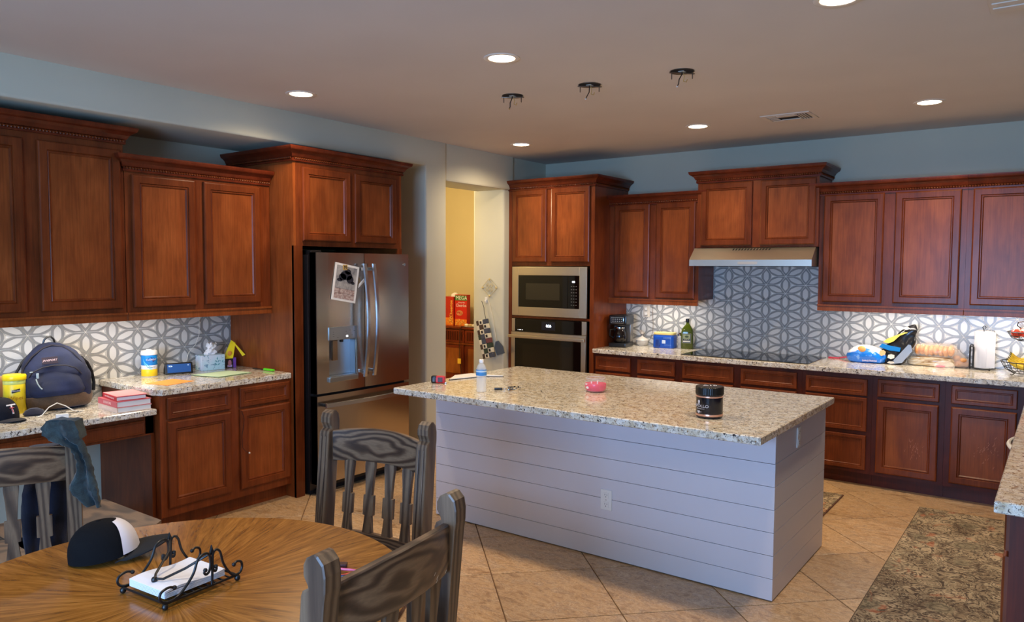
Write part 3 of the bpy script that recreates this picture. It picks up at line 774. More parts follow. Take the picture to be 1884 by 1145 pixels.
MB().box(-.205, -.2, -.022, .3, .19, -.010, 0, .004).obj('frame', VENT, t)
for i in range(5): MB().box(-.19, -.18+i*.07, -.027, .28, -.18+i*.07+.045, -.021, 0, .002).obj('slat', VENT, t)
MB().box(-.19, -.185, -.0095, .28, .175, 0).obj('duct_collar', DARKGAP, t)

# under-cabinet strips (hidden behind the light rails)
STRIPGLOW = emis('strip_glow', (255, 240, 220), 3.)
def strip(x, y, z, L, rotz, lab, p):
    t = thing('under_cabinet_light', lab, 'light', (x, y, z), rotz, 'lights under the wall cabinets')
    MB().box(-L/2, -.02, 0, L/2, .02, .012, 0, .002).obj('housing', WHITE, t)
    MB().box(-L/2+.01, -.015, -.002, L/2-.01, .015, .001).obj('diffuser', STRIPGLOW, t)
    light('strip_bulb', 'AREA', (0, 0, -.006), p, UCL, t, (0, 0, 0), shape='RECTANGLE', size=L*.95, size_y=.03)
strip(XL+.36, 2.15, 1.374, 1.35, R(90), 'slim light strip under the left wall cabinets', P_STRIP*1.35)
strip(-3.10, YB-.27, 1.374, .55, 0, 'slim light strip under the narrow cabinet above coffee maker', P_STRIP*.6)
strip(-1.05, YB-.27, 1.374, .75, 0, 'slim light strip under the cabinet right of the hood', P_STRIP*.8)
strip(-.2, YB-.27, 1.374, .6, 0, 'slim light strip under the rightmost wall cabinet', P_STRIP*.8)

# ------------------------------------------------------------------ refrigerator (front faces +X)
STEEL_F = steel('fridge_steel', (190, 180, 168), .21, 'Z')
FDARK = flat('fridge_side', (20, 18, 20), .4)
FRX, FRY0, FW2 = -4.33, 3.54, .955
t = thing('refrigerator', 'stainless french door refrigerator with water dispenser and bottom freezer', 'refrigerator', (FRX, FRY0, 0), LR)
MB().box(.0, .085, .035, FW2, .78, 1.765, 0, .004).obj('fridge_body', FDARK, t)
MB().box(.02, .10, .0, FW2-.02, .7, .05).obj('base_grille', DARKGAP, t)
for xx in (.04, FW2-.09): MB().box(xx, .055, .005, xx+.05, .12, .035, 0, .004).obj('foot', BLACK, t)
def fdoor(name, x0, z0, x1, z1, hole=None, bow=.010):
    """slightly bowed steel door; y=0 front, depth .07"""
    mb = MB(); N = 10; w_ = x1-x0
    def yb(x): u = (x-x0)/w_; return -bow*sin(pi*u)+.004
    def panel(a, b, c, d):
        n = max(1, int((c-a)/w_*N+.5)); xs = [a+(c-a)*i/n for i in range(n+1)]
        vs = []; fs = []
        for x in xs: vs += [(x, yb(x), b), (x, yb(x), d)]
        for i in range(n): fs.append((2*i, 2*i+2, 2*i+3, 2*i+1))
        mb.add(vs, fs, 0, None, True)
    if hole:
        a, b, c, d = hole
        panel(x0, z0, a, z1); panel(c, z0, x1, z1); panel(a, z0, c, b); panel(a, d, c, z1)
    else: panel(x0, z0, x1, z1)
    # edges
    n = N; xs = [x0+w_*i/n for i in range(n+1)]
    fr = [(x, yb(x)) for x in xs]
    for z, zz in ((z0, 0), (z1, 1)):
        mb.add([(x, y, z) for x, y in fr]+[(x1, .07, z), (x0, .07, z)], [tuple(range(n+3))], 0)
    mb.add([(x0, fr[0][1], z0), (x0, .07, z0), (x0, .07, z1), (x0, fr[0][1], z1)], [(0, 1, 2, 3)], 0)
    mb.add([(x1, fr[-1][1], z0), (x1, .07, z0), (x1, .07, z1), (x1, fr[-1][1], z1)], [(0, 1, 2, 3)], 0)
    return mb.obj(name, STEEL_F, t, recalc=False)
mid = .470
hx0, hz0, hx1, hz1 = .115, .865, .372, 1.225
ld = fdoor('door', .004, .757, mid-.003, 1.783, (hx0, hz0, hx1, hz1))
rd = fdoor('door', mid+.003, .757, FW2-.002, 1.783)
fz = fdoor('freezer_drawer', .004, .09, FW2-.002, .738)
MB().box(.01, .05, .738, FW2-.01, .09, .757).obj('door_gap', DARKGAP, t)
MB().box(.004, .0005, .757, .0065, .074, 1.783).box(.004, .0005, .09, .0065, .074, .738).obj('door_edge_trim', FDARK, t)
# dispenser
DSP = steel('dispenser_steel', (176, 186, 194), .3, 'Z')
MB().box(hx0-.006, -.012, 1.140, hx1+.008, .0, 1.238, 0, .004).obj('control_panel', DSP, ld)
MB().box(hx0, .0, hz0, hx0+.004, .064, hz1).box(hx1-.004, .0, hz0, hx1, .064, hz1).box(hx0, .060, hz0, hx1, .066, hz1).box(hx0, 0, hz1-.004, hx1, .06, hz1).box(hx0, 0, hz0, hx1, .06, hz0+.004).obj('dispenser_recess', DSP, ld)
MB().box(hx0-.008, -.022, .832, hx1+.01, .012, .868, 0, .004).box(hx0+.01, -.015, .866, hx1-.01, .05, .872).obj('drip_tray', DSP, ld)
MB().box(.165, .016, .985, .215, .034, 1.138, 0, .006).obj('dispenser_paddle', steel('paddle_steel', (160, 140, 118), .3), ld)
MB().box(.232, -.004, 1.120, .252, .02, 1.140, 0, .003).obj('water_nozzle', BLACK, ld)
MB().box(hx1+.002, -.014, .85, hx1+.016, .0, 1.142, 0, .003).obj('dispenser_frame', STEEL_F, ld)
icn = MB()
for i, (u, v) in enumerate(((.15, 1.2), (.15, 1.185), (.15, 1.168), (.19, 1.158), (.27, 1.2), (.31, 1.206), (.35, 1.2), (.33, 1.17))): icn.box(u-.006, -.0135, v-.0012, u+.006, -.0121, v+.0012)
icn.obj('panel_markings', flat('marking_grey', (92, 100, 108), .5), ld)
MB().box(.272, -.0138, 1.158, .288, -.0122, 1.170, 0, 0).obj('panel_led', emis('led_white', (255, 255, 255), 2.5), ld)
# handles
HND = steel('handle_steel', (196, 200, 206), .25, 'Z')
def vhandle(x, par):
    pts = []; N = 16
    for i in range(N+1):
        u = i/N; pts.append((x, -.048-.042*sin(pi*u), .845+.86*u))
    mb = MB(); rings = []
    for (a, b, c) in pts: rings.append([(a-.0155, b+.006, c), (a-.012, b-.006, c), (a+.012, b-.006, c), (a+.0155, b+.006, c), (a+.011, b+.014, c), (a-.011, b+.014, c)])
    mb.loft(rings); mb.obj('handle', HND, par)
    for z in (.885, 1.665): MB().box(x-.012, -.055, z-.013, x+.012, .004, z+.013, 0, .004).obj('handle_post', HND, par)
vhandle(mid-.042, ld); vhandle(mid+.052, rd)
pts = []
N = 16
mb = MB(); rings = []
for i in range(N+1):
    u = i/N; x = .045+(FW2-.09)*u; y = -.05-.032*sin(pi*u); z = .672
    rings.append([(x, y+.008, z-.017), (x, y-.006, z-.013), (x, y-.006, z+.013), (x, y+.008, z+.017)])
mb.loft(rings); mb.obj('handle', HND, fz)
for x in (.07, FW2-.07): MB().box(x-.014, -.055, .66, x+.014, .004, .684, 0, .004).obj('handle_post', BLACK, fz)
MB().lathe([(.0001, 0), (.012, 0), (.012, .003), (.0001, .003)], 20, T=Matrix.Translation((FW2-.055, -.001, 1.70)) @ Matrix.Rotation(R(90), 4, 'X')).obj('badge', CHROME, rd)
MB().box(.03, .09, 1.765, .13, .2, 1.80, 0, .004).obj('hinge_cover', FDARK, t)
# photograph held by a magnet
PX = FRX+.012
def tiltz(a): return (0, 0, 0)
t = thing('photo_print', 'black and white photo print with white border hanging tilted on the fridge door', 'photo', (-4.3215, 3.81, 1.56), rot=(0, R(-2), R(90)))
T9 = Matrix.Rotation(R(11.5), 4, 'Y')
MB().box(-.118, -.0015, -.138, .118, 0, .138, T=T9).obj('paper', PAPER, t)
ph, nt, b = base_mat('photo_grey', rough=.35)
v = coord(nt, 'Object'); n1 = noise(nt, v, 16, 4, .6, .8)
lk(nt, ramp(nt, n1, [(.3, srgb(96, 98, 104)), (.5, srgb(150, 148, 146)), (.7, srgb(186, 182, 176))]), b.inputs['Base Color'])
MB().box(-.098, -.0022, -.045, .098, -.0016, .122, T=T9).obj('image_top', ph, t)
ph2, nt, b = base_mat('photo_paving', rough=.35)
n1 = noise(nt, coord(nt, 'Object', (1, 1, 1.6)), 40, 3, .6)
lk(nt, ramp(nt, n1, [(.35, srgb(150, 118, 112)), (.6, srgb(196, 180, 170))]), b.inputs['Base Color'])
MB().box(-.098, -.0022, -.122, .098, -.0016, -.046, T=T9).obj('image_paving', ph2, t)
bl = MB()
for (cx, cz, rx, rz) in ((0, .055, .058, .034), (-.035, .04, .036, .026), (.04, .03, .034, .03), (-.06, .016, .026, .013), (.012, .085, .03, .02), (.07, .008, .018, .012)):
    bl.add([(cx+rx*cos(2*pi*k/16), -.0026, cz+rz*sin(2*pi*k/16)) for k in range(16)], [tuple(range(16))], 0, T9)
bl.obj('image_dark_figure', flat('photo_black', (36, 38, 48), .35), t)
ln = MB()
for z in (-.046, -.082): ln.box(-.098, -.0027, z-.001, .098, -.0023, z+.001, T=T9)
for x, z in ((-.05, -.064), (.03, -.064), (.0, -.03), (-.01, -.1)): ln.box(x-.001, -.0027, z-.018, x+.001, -.0023, z+.018, T=T9)
ln.obj('image_lines', flat('photo_line', (104, 92, 88), .5), t)
t = thing('fridge_magnet', 'small square gold magnet with a dark letter holding the photo', 'magnet', (-4.3195, 3.805, 1.675), rot=(0, 0, R(90)))
MB().box(-.02, -.005, -.02, .02, 0, .02, 0, .001).obj('magnet_plate', flat('magnet_gold', (178, 146, 84), .4), t)
text('letter', 'M', .034, INK, t, (0, -.0056, 0))
t = thing('folded_note', 'small white folded note tucked beside the fridge handle', 'note', (-4.318, 3.935, 1.52), rot=(0, R(12), R(90)))
MB().add([(0, 0, 0), (.045, -.001, .05), (.04, -.02, .10), (-.004, -.004, .03)], [(0, 1, 2, 3)]).add([(0, .002, 0), (.045, .001, .05), (.04, -.018, .10), (-.004, -.002, .03)], [(0, 1, 2, 3)]).obj('paper', PAPER, t)

# ------------------------------------------------------------------ microwave and wall oven
AST = steel('appliance_steel', (206, 194, 172), .36, 'X')
t = thing('microwave', 'built-in stainless microwave above the wall oven', 'microwave', (-4.115, 6.25, 1.443), 0)
W2, H2 = .440, .247
MB().box(-W2, -.018, -H2, -W2+.078, 0, H2, 0, .003).box(W2-.084, -.018, -H2, W2, 0, H2, 0, .003).box(-W2+.0781, -.018, H2-.086, W2-.0841, 0, H2, 0, .003).box(-W2+.0781, -.018, -H2, W2-.0841, 0, -H2+.088, 0, .003).obj('trim_frame', AST, t)
MB().box(-.42, .0005, -.22, .42, .4, .22).obj('microwave_body', FDARK, t)
gd = MB().box(-.362, -.014, -.158, .225, -.001, .16, 0, .002).obj('glass_door', GLOSSB, t)
MB().box(-.272, -.0146, -.082, .132, -.0141, .082).obj('window', flat('microwave_window', (44, 40, 30), .12), gd)
cp = MB().box(.228, -.014, -.158, .355, -.001, .16, 0, .002).obj('control_panel', GLOSSB, t)
text('display', '00', .026, emis('display_white', (240, 245, 255), 3.), cp, (.29, -.0146, .10), sx=1.2)
bt = MB()
for r_ in range(7):
    for c_ in range(3): bt.box(.262+c_*.026, -.0148, .055-r_*.03, .274+c_*.026, -.0141, .060-r_*.03)
o = bt.obj('button_legend', flat('legend_grey', (120, 120, 118), .5), cp); o['kind'] = 'stuff'
t = thing('oven', 'stainless wall oven with digital clock below the microwave', 'oven', (-4.115, 6.25, 0), 0)
MB().box(-.41, .0005, .40, .41, .5, 1.16).obj('oven_body', FDARK, t)
MB().box(-W2, -.02, 1.034, -W2+.038, 0, 1.165, 0, .002).obj('panel_trim', AST, t); MB().box(W2-.05, -.02, 1.034, W2, 0, 1.165, 0, .002).obj('panel_trim', AST, t)
cp = MB().box(-W2+.039, -.018, 1.034, W2-.051, 0, 1.163, 0, .002).obj('control_panel', GLOSSB, t)
MB().box(-.075, -.0188, 1.06, .085, -.0181, 1.145).obj('display_glass', flat('display_navy', (20, 26, 40), .1), cp)
text('clock', '8:26', .036, emis('clock_glow', (220, 235, 255), 4.), cp, (0.01, -.0195, 1.103))
text('button_marks', 'o  ooo  o', .016, emis('button_glow', (240, 240, 240), 1.5), cp, (-.335, -.019, 1.052))
dr = MB().box(-W2, -.03, .42, -W2+.045, 0, 1.03, 0, .002).box(W2-.052, -.03, .42, W2, 0, 1.03, 0, .002).box(-W2+.0451, -.03, .985, W2-.0521, 0, 1.03).box(-W2+.0451, -.03, .42, W2-.0521, 0, .47).obj('oven_door', AST, t)
MB().box(-W2+.046, -.027, .471, W2-.053, -.002, .984, 0, .001).obj('door_glass', GLOSSB, dr)
MB().box(-.30, -.0278, .55, .30, -.0272, .91).obj('inner_window', flat('oven_window', (26, 20, 14), .1), dr)
MB().box(-W2-.01, -.075, .972, W2+.005, -.052, 1.002, 0, .006).obj('handle', AST, dr)
for x in (-.40, .40): MB().box(x-.012, -.054, .976, x+.012, -.028, .998, 0, .002).obj('handle_post', AST, dr)

# ------------------------------------------------------------------ hood and cooktop
t = thing('range_hood', 'slim stainless under-cabinet range hood above the cooktop', 'range hood', (-2.19, 6.45, 0), 0)
hw = .525
mb = MB(); y0 = -.06
prof = [(y0, 1.703), (y0, 1.757), (.055, 1.862), (.46, 1.862), (.46, 1.715), (.30, 1.703)]
mb.add([(-hw, y, z) for y, z in prof]+[(hw, y, z) for y, z in prof], [(i, (i+1) % 6, 6+(i+1) % 6, 6+i) for i in range(6)]+[tuple(range(6)), tuple(range(6, 12))[::-1]])
mb.obj('hood_shell', steel('hood_steel', (208, 200, 186), .36, 'X'), t)
d = Vector((0, .115, .105)).normalized(); nrm = Vector((0, -.105, .115)).normalized()
vt = MB()
for i in range(13):
    x = -.16+i*.026; c = Vector((x, .055, 1.862)) - d*.022 + nrm*.0008
    vt.add([c+Vector((-.008, 0, 0))-d*.012, c+Vector((.004, 0, 0))-d*.012, c+Vector((.010, 0, 0))+d*.012, c+Vector((-.002, 0, 0))+d*.012], [(0, 1, 2, 3)])
o = vt.obj('vent_slots', DARKGAP, t)
MB().box(-.085, y0-.004, 1.718, .085, y0, 1.738, 0, .0015).obj('control_strip', flat('control_silver', (205, 200, 192), .35, .6), t)
MB().box(hw-.035, y0+.002, 1.70, hw, .44, 1.7035).box(-.4, 0, 1.700, .4, .38, 1.7028).obj('filter', flat('filter_dark', (52, 50, 48), .4, .7), t)
t = thing('cooktop', 'black glass electric cooktop set into the back counter', 'cooktop', (-2.19, 6.59, .914), 0)
MB().box(-.545, -.30, .0, .545, .27, .006, 0, .002).obj('glass_top', GLOSSB, t)
RING = flat('burner_ring_grey', (58, 58, 60), .2)
for (x, y, r) in ((-.34, -.14, .09), (-.30, .13, .11), (.05, .0, .13), (.38, -.14, .10), (.36, .13, .08)):
    MB().lathe([(r-.002, .0063), (r, .0066), (r+.002, .0063)], 32, cap=False, c=(x, y)).obj('burner_ring', RING, t)
# ------------------------------------------------------------------ dining table and chairs
t = thing('dining_table', 'round oak pedestal dining table in the foreground', 'table', (-1.985, 1.103, 0))
TR = .668
MB().lathe([(.0001, .728), (TR-.03, .728), (TR-.012, .732), (TR-.002, .744), (TR, .752), (TR-.006, .760), (.0001, .760)], 96, cap=False).obj('table_top', TABLE, t, angle=25)
MB().lathe([(TR-.10, .66), (TR-.09, .66), (TR-.09, .728), (TR-.10, .728)], 64, cap=False).obj('apron', OAK_X, t)
MB().lathe([(.0001, .10), (.16, .10), (.15, .16), (.10, .2), (.075, .3), (.11, .42), (.12, .5), (.08, .6), (.16, .66), (.2, .728), (.0001, .728)], 32, cap=False).obj('pedestal', OAK_Z, t)
for k in range(4):
    T = Matrix.Rotation(R(45+90*k), 4, 'Z')
    MB().loft([[(.08, -.04, .16), (.08, .04, .16), (.08, .04, .05), (.08, -.04, .05)], [(.28, -.035, .10), (.28, .035, .10), (.28, .035, .03), (.28, -.035, .03)], [(.42, -.03, .05), (.42, .03, .05), (.42, .03, .0), (.42, -.03, .0)]], T=T, smooth=False).obj('foot', OAK_Z, t)

def make_chair(label, loc, rotz):
    t = thing('dining_chair', label, 'chair', loc, rotz, 'slat-back dining chairs around the table')
    hw = .262; PD = .034
    # post side profile (y forward, z up); y offset leans back with height
    def lean(z): return -.055*max(0, z-.45)/.6 + .02*max(0, .45-z)
    prof = []
    for y, z in ((-PD, 0), (-PD, .45), (-PD, .94), (-PD-.002, .965), (-PD, 1.00), (-PD+.008, 1.028), (-PD+.026, 1.045), (.004, 1.047), (PD-.010, 1.036), (PD-.002, 1.018), (PD-.004, .995), (PD-.016, .978), (PD-.02, .968), (PD-.004, .958), (PD, .945), (PD, .45), (PD, 0)): prof.append((y+lean(z), z))
    zs_g = {}
    for s in (-1, 1):
        mb = MB(); cuts = [-.027, -.025, -.013, -.0105, .0105, .013, .025, .027]
        rings = []
        for i, cx in enumerate(cuts):
            groove = i in ()
            ins = .004 if i in (0, 7) else 0
            ring = []
            n = len(prof)
            for k, (y, z) in enumerate(prof):
                yy = y; zz = z
                if ins: yy = y + (ins if y < lean(z) else -ins); zz = z-ins if z > .9 else z
                ring.append((s*hw+cx, yy, zz))
            rings.append(ring)
        mb.loft(rings, 0, smooth=False)
        po = mb.obj('back_post', OAK_Z, t, angle=50)
        # front and back groove beads
        gb = MB()
        for gx in (-.013, .006):
            gb.box(s*hw+gx, PD-.001+lean(.8)-.004, .47, s*hw+gx+.005, PD+.0035+lean(.8)-.004, .94, T=None)
        T2 = Matrix.Translation((0, 0, .45)) @ Matrix.Rotation(math.atan(.055/.6), 4, 'X') @ Matrix.Translation((0, 0, -.45))
        gb = MB()
        for gx in (-.015, .009): gb.box(s*hw+gx, PD-.002, .46, s*hw+gx+.006, PD+.004, .935, 0, .0015, T2)
        gb.obj('reeding', OAK_Z, po)
        MB().box(s*(hw-.02)-.024, .40, 0, s*(hw-.02)+.024, .448, .43, 0, .004).obj('leg', OAK_Z, t)
    # crest rail, bowed and arched
    N = 16
    def bow(x): return -.045*(1-(x/hw)**2)
    rings = []
    for i in range(N+1):
        x = -hw+.02+(2*hw-.04)*i/N; y = bow(x)+lean(.9); a = .022*(1-(x/hw)**2); zt = .955+a*1.1; zb = .822+a*.55
        rings.append([(x, y-.012, zb+.004), (x, y-.012, zt-.004), (x, y-.008, zt), (x, y+.008, zt), (x, y+.012, zt-.004), (x, y+.012, zb+.004), (x, y+.009, zb), (x, y-.009, zb)])
    MB().loft(rings, 0, smooth=True).obj('crest_rail', OAK_X, t, angle=40)
    rings = []
    for i in range(N+1):
        x = -hw+.02+(2*hw-.04)*i/N; y = bow(x)*.9+lean(.55)
        rings.append([(x, y-.011, .478), (x, y-.011, .53), (x, y+.011, .53), (x, y+.011, .478)])
    MB().loft(rings, 0, smooth=False).obj('lower_rail', OAK_X, t)
    half = [(.835, .024), (.822, .026), (.81, .0255), (.77, .021), (.692, .0165), (.690, .027), (.605, .027), (.603, .0165), (.56, .021), (.525, .026)]
    for k in range(4):
        cx = -.1575+.105*k; mb = MB(); rings = []
        for z, h in half:
            y = bow(cx)+lean(z); rings.append([(cx-h, y-.008, z), (cx+h, y-.008, z), (cx+h, y+.008, z), (cx-h, y+.008, z)])
        mb.loft(rings, 0, smooth=False).obj('slat', OAK_Z, t)
    # seat
    pts = [(-.265, -.01), (-.275, .25), (-.27, .44), (-.24, .475), (0, .49), (.24, .475), (.27, .44), (.275, .25), (.265, -.01)]
    MB().prism(pts, .428, .45, 0).obj('seat', OAK_X, t)
    mb = MB().box(-.235, .03, .355, .235, .05, .428).box(-.235, .425, .355, .235, .445, .428).box(-.25, .05, .355, -.232, .425, .428).box(.232, .05, .355, .25, .425, .428)
    mb.obj('seat_frame', OAK_X, t)
    for s in (-1, 1): MB().box(s*.245-.01, .0, .18, s*.245+.01, .42, .21).obj('stretcher', OAK_X, t)
    return t
def place(cx, cy, th):   # given centre of the back at its top and the heading
    th = R(th); return (cx - .055*sin(th), cy + .055*cos(th), 0), th
l, a = place(-2.352, 2.245, 187.2); make_chair('dark wooden slat-back dining chair on far side of the table, facing camera', l, a)
l, a = place(-1.345, 1.345, 97.5); make_chair('dark wooden slat-back dining chair nearest the camera with paint scuffs', l, a)
chB = bpy.data.objects[[o.name for o in bpy.data.objects if o.get('label', '').startswith('dark wooden slat-back dining chair nearest')][0]]
l, a = place(-3.29, 1.14, 65.2); make_chair('dark wooden slat-back dining chair at left edge with towel over its post', l, a)
sc = MB()
for i in range(8):
    x = .06-.03*i*.5+random.gauss(0, .01); z = .835+random.gauss(0, .006)+ .004*i
    sc.add([(x, -.0885, z), (x+.002, -.0885, z), (x+.010, -.0885, z+.008), (x+.008, -.0885, z+.008)], [(0, 1, 2, 3)])
o = sc.obj('paint_scuff', WHITE, chB, (.10, -.0, 0)); o['kind'] = 'stuff'
t = thing('bench_seat', 'low grey wooden seat beyond the towel-draped chair, by the desk opening', 'stool', (-3.76, 1.62, 0))
MB().prism([(-.29, -.27), (.27, -.27), (.30, -.22), (.305, .24), (.27, .285), (-.29, .285)], .425, .45).obj('seat', OAK_X, t)
for x in (-.25, .24):
    for y in (-.23, .23): MB().box(x-.022, y-.022, 0, x+.022, y+.022, .424, 0, .003).obj('leg', OAK_Z, t)

# towel draped over the chair post
TOW = fabric('towel_teal', (10, 16, 19), (46, 64, 68), 240, .95, 22)
from mathutils import noise as mn
rt = Vector((.807, .590)); fw = Vector((-.590, .807))
rows = [(1.072, -.060, .012, 0), (1.066, -.085, .026, .0), (1.045, -.094, .036, .01), (1.015, -.088, .048, .015), (.99, -.050, .052, .012), (.97, .005, .060, .004), (.94, .026, .070, 0), (.905, .036, .082, 0), (.87, .034, .092, 0), (.835, .018, .102, .004), (.81, .002, .108, .008), (.795, .002, .113, .008), (.775, .015, .117, .005), (.745, .045, .121, 0), (.725, .062, .124, 0)]
mb = MB(); rings = []
rows = [tuple(rows[i][d]*(1-f)+rows[i+1][d]*f for d in range(4)) for i in range(len(rows)-1) for f in (0, .25, .5, .75)]+[rows[-1]]
for r_i, (z, a, b, d) in enumerate(rows):
    ring = []; n = 16
    for side in (0, 1):
        for k in range(n):
            u = k/(n-1) if side == 0 else 1-k/(n-1); s = a+(b-a)*u
            dep = -.045+.016*sin(u*9+z*4)*min(1, r_i/16) + (.0 if side == 0 else .014 if r_i > 14 else .055) - d
            q_ = mn.noise(Vector((s*60, z*60, side*5)))*.006; s += q_*.6; dep += q_
            ring.append((s*rt.x+dep*fw.x, s*rt.y+dep*fw.y, z+q_*.5))
    rings.append(ring)
mb.loft(rings)
o = tag(mb.obj('towel', TOW, None, (-3.18, 1.385, 0)), 'fuzzy teal grey towel draped over the left chair post', 'towel')
NAVY = fabric('jacket_navy', (8, 9, 26), (16, 18, 44), 220, .9, 9)
mb = MB(); rings = []
for i in range(11):
    z = .95-.48*i/10; ww = .055+.03*min(1, i/4); ring = []
    for k in range(24):
        a_ = 2*pi*k/24; wr_ = 1+.10*sin(3*a_+i*.7)+.05*sin(7*a_+i)
        ring.append((.165+ww*cos(a_)*wr_, .055+.035*sin(a_)*wr_, z))
    rings.append(ring)
mb.loft(rings)
l, a = place(-3.29, 1.14, 65.2)
tag(mb.obj('jacket', NAVY, None, l, (0, 0, a)), 'dark navy jacket hanging behind the slats of the left chair', 'jacket')

# ------------------------------------------------------------------ things on the dining table
def make_cap(label, loc, rotz, col, front, tilt=0., group=None, brimcol=None, hgt=.115):
    cm = fabric('cap_'+label[:9].replace(' ', '_'), col, tuple(min(255, c+6) for c in col), 300, .9); cm.node_tree.nodes['Principled BSDF'].inputs['Sheen Weight'].default_value = 0.; cm.node_tree.nodes['Principled BSDF'].inputs['Specular IOR Level'].default_value = .2
    t = thing('baseball_cap', label, 'cap', loc, rot=(0, tilt, rotz), group=group)
    rx, ry = .100, .084
    rings = []
    for i in range(10):
        e = i/9*pi/2; c = max(.02, cos(e)**.8); rings.append([(rx*c*cos(2*pi*k/28), ry*c*sin(2*pi*k/28), hgt*sin(e)**.9) for k in range(28)])
    MB().loft(rings).obj('crown', cm, t)
    MB().ball((0, 0, hgt), .007, 8, sc=(1, 1, .5)).obj('button', cm, t)
    if front:
        rr = []
        for i in range(9):
            e = (.02+i/8*.72)*pi/2; c = cos(e)**.8; wdt = .98-.30*(i/8)**1.6
            ring = [((rx+.003)*c*cos(wdt*(k/10-.5)*2), (ry+.003)*c*sin(wdt*(k/10-.5)*2), (hgt+.003)*sin(e)**.9) for k in range(11)]
            rr.append(ring)
        MB().loft(rr, closed=False, cap=False).obj('front_panel', flat('cap_white_foam', (226, 224, 232), .8), t, recalc=False)
    top = []; bot = []
    N = 20; rings = []
    for i in range(N+1):
        a = -1.25+2.5*i/N; ci, si = cos(a), sin(a); ring = []
        for j in range(6):
            q = j/5; ext = .094*max(0, cos(a*1.18))**.55
            x = rx*ci*1.0+ext*q; y = ry*si; z = .008-.016*(si*si)*1.2+ .004*sin(q*pi)
            ring.append((x, y, z))
        ring2 = [(x, y, z-.0035) for x, y, z in ring[::-1]]
        rings.append(ring+ring2)
    MB().loft(rings).obj('brim', flat('cap_brim_'+str(col[0]), brimcol or col, .8), t)
    return t
make_cap('black trucker cap with white front panel lying on the dining table', (-2.405, 1.125, .776), R(62), (3, 4, 7), True, R(-7), 'baseball caps', hgt=.108)
c2 = make_cap('black baseball cap with white letter T on the desk', (-4.88, 1.735, .806), R(8), (24, 24, 32), False, 0., 'baseball caps', hgt=.118)
CW = flat('stitch_white', (226, 220, 222), .7); CRD = flat('stitch_red', (176, 64, 80), .7)
e_ = R(30)
T5 = (.093, .020, .052)
text('letter', 'T', .082, CW, c2, (.088, .012, .056), (R(68), 0, R(90+8)), .002, sx=1.1)
text('letter', 'T', .045, CRD, c2, (.092, .012, .052), (R(68), 0, R(90+8)), .002)

# napkin holder
t = thing('napkin_holder', 'black wrought iron scroll napkin holder on the dining table', 'napkin holder', (-2.015, 1.155, .760), R(4))
A, B_ = .098, .115; zb = .017
fr = MB(); r_ = .0036
fr.tube([(-A, -B_, zb), (A, -B_, zb), (A, B_, zb), (-A, B_, zb)], r_, 8, closed=True).obj('base_frame', IRON, t)
for i in range(9):
    y = -B_+2*B_*(i+1)/10; MB().tube([(-A, y, zb), (A, y, zb)], .0026, 6).obj('base_bar', IRON, t)
for x in (-A, A):
    for y in (-B_, B_): MB().ball((x, y, .009), .009, 10).obj('foot_ball', IRON, t)
def spiral(c, r0, r1, a0, a1, n=16): return [(c[0]+(r0+(r1-r0)*i/n)*cos(a0+(a1-a0)*i/n), c[1]+(r0+(r1-r0)*i/n)*sin(a0+(a1-a0)*i/n)) for i in range(n+1)]
def side(x):
    for s in (-1, 1):
        pts = spiral((s*(B_-.006), .050), .005, .019, pi*2.6 if s > 0 else pi*.4, pi*1.5 if s < 0 else pi*1.5, 14)
        p1 = [(s*(B_-.02), .052), (s*(B_-.006), .058), (s*(B_+.012), .052), (s*(B_+.016), .036), (s*(B_+.006), .022), (s*(B_-.018), .020), (s*(B_-.04), .034), (s*(B_-.066), .068), (s*.036, .104), (s*.020, .115), (s*.007, .108), (s*.003, .085), (s*.006, .062), (s*.014, .054), (s*.020, .060), (s*.017, .067)]
        p1 = [(y+.030*(1-abs(y)/(B_+.02)), z) for y, z in p1]
        # smooth with Catmull-Rom
        q = []
        for i in range(len(p1)-1):
            a0 = p1[max(0, i-1)]; a1 = p1[i]; a2 = p1[i+1]; a3 = p1[min(len(p1)-1, i+2)]
            for k in range(5):
                u = k/5; q.append(tuple(.5*((2*a1[d])+(-a0[d]+a2[d])*u+(2*a0[d]-5*a1[d]+4*a2[d]-a3[d])*u*u+(-a0[d]+3*a1[d]-3*a2[d]+a3[d])*u**3) for d in (0, 1)))
        q.append(p1[-1])
        MB().tube([(x, y, z) for y, z in q], .0036, 8).obj('scroll', IRON, t)
        for e in (p1[0], p1[-1]): MB().ball((x, e[0], e[1]), .0065, 8).obj('scroll_ball', IRON, t)
side(-A); side(A)
MB().tube([(A, .026, .112), (A, .030, .130), (A, .034, .112), (A, .030, .02)], .0036, 8).obj('centre_post', IRON, t)
MB().tube([(-A, .026, .112), (-A, .030, .128), (-A, .034, .112), (-A, .030, .02)], .0036, 8).obj('centre_post', IRON, t)
arm = [(-A, .03, .108), (-.07, .01, .088), (-.02, -.065, .056), (.0, -.080, .052), (.025, -.072, .054), (.05, -.02, .072), (A-.01, .024, .104), (A, .03, .108)]
MB().tube(arm, .0038, 8).obj('pivot_arm', IRON, t); MB().ball((.0, -.082, .050), .009, 10).obj('arm_weight', IRON, t)
NAP = flat('napkin_paper', (228, 228, 232), .85)
t = thing('napkin_stack', 'stack of white paper napkins in the wrought iron holder', 'napkins', (-2.015, 1.145, .7815), R(4))
for i in range(6):
    w_ = .082-.0008*random.random()
    mb = MB(); rings = []
    for k in range(9):
        y = -.095+.19*k/8; dz = .0035*i+(.004*sin(k*.8) if i > 3 else 0); rings.append([(-w_, y, dz), (w_, y, dz+.001), (w_, y, dz+.0033), (-w_, y, dz+.0032)])
    mb.loft(rings, smooth=False).obj('napkin', NAP, t)
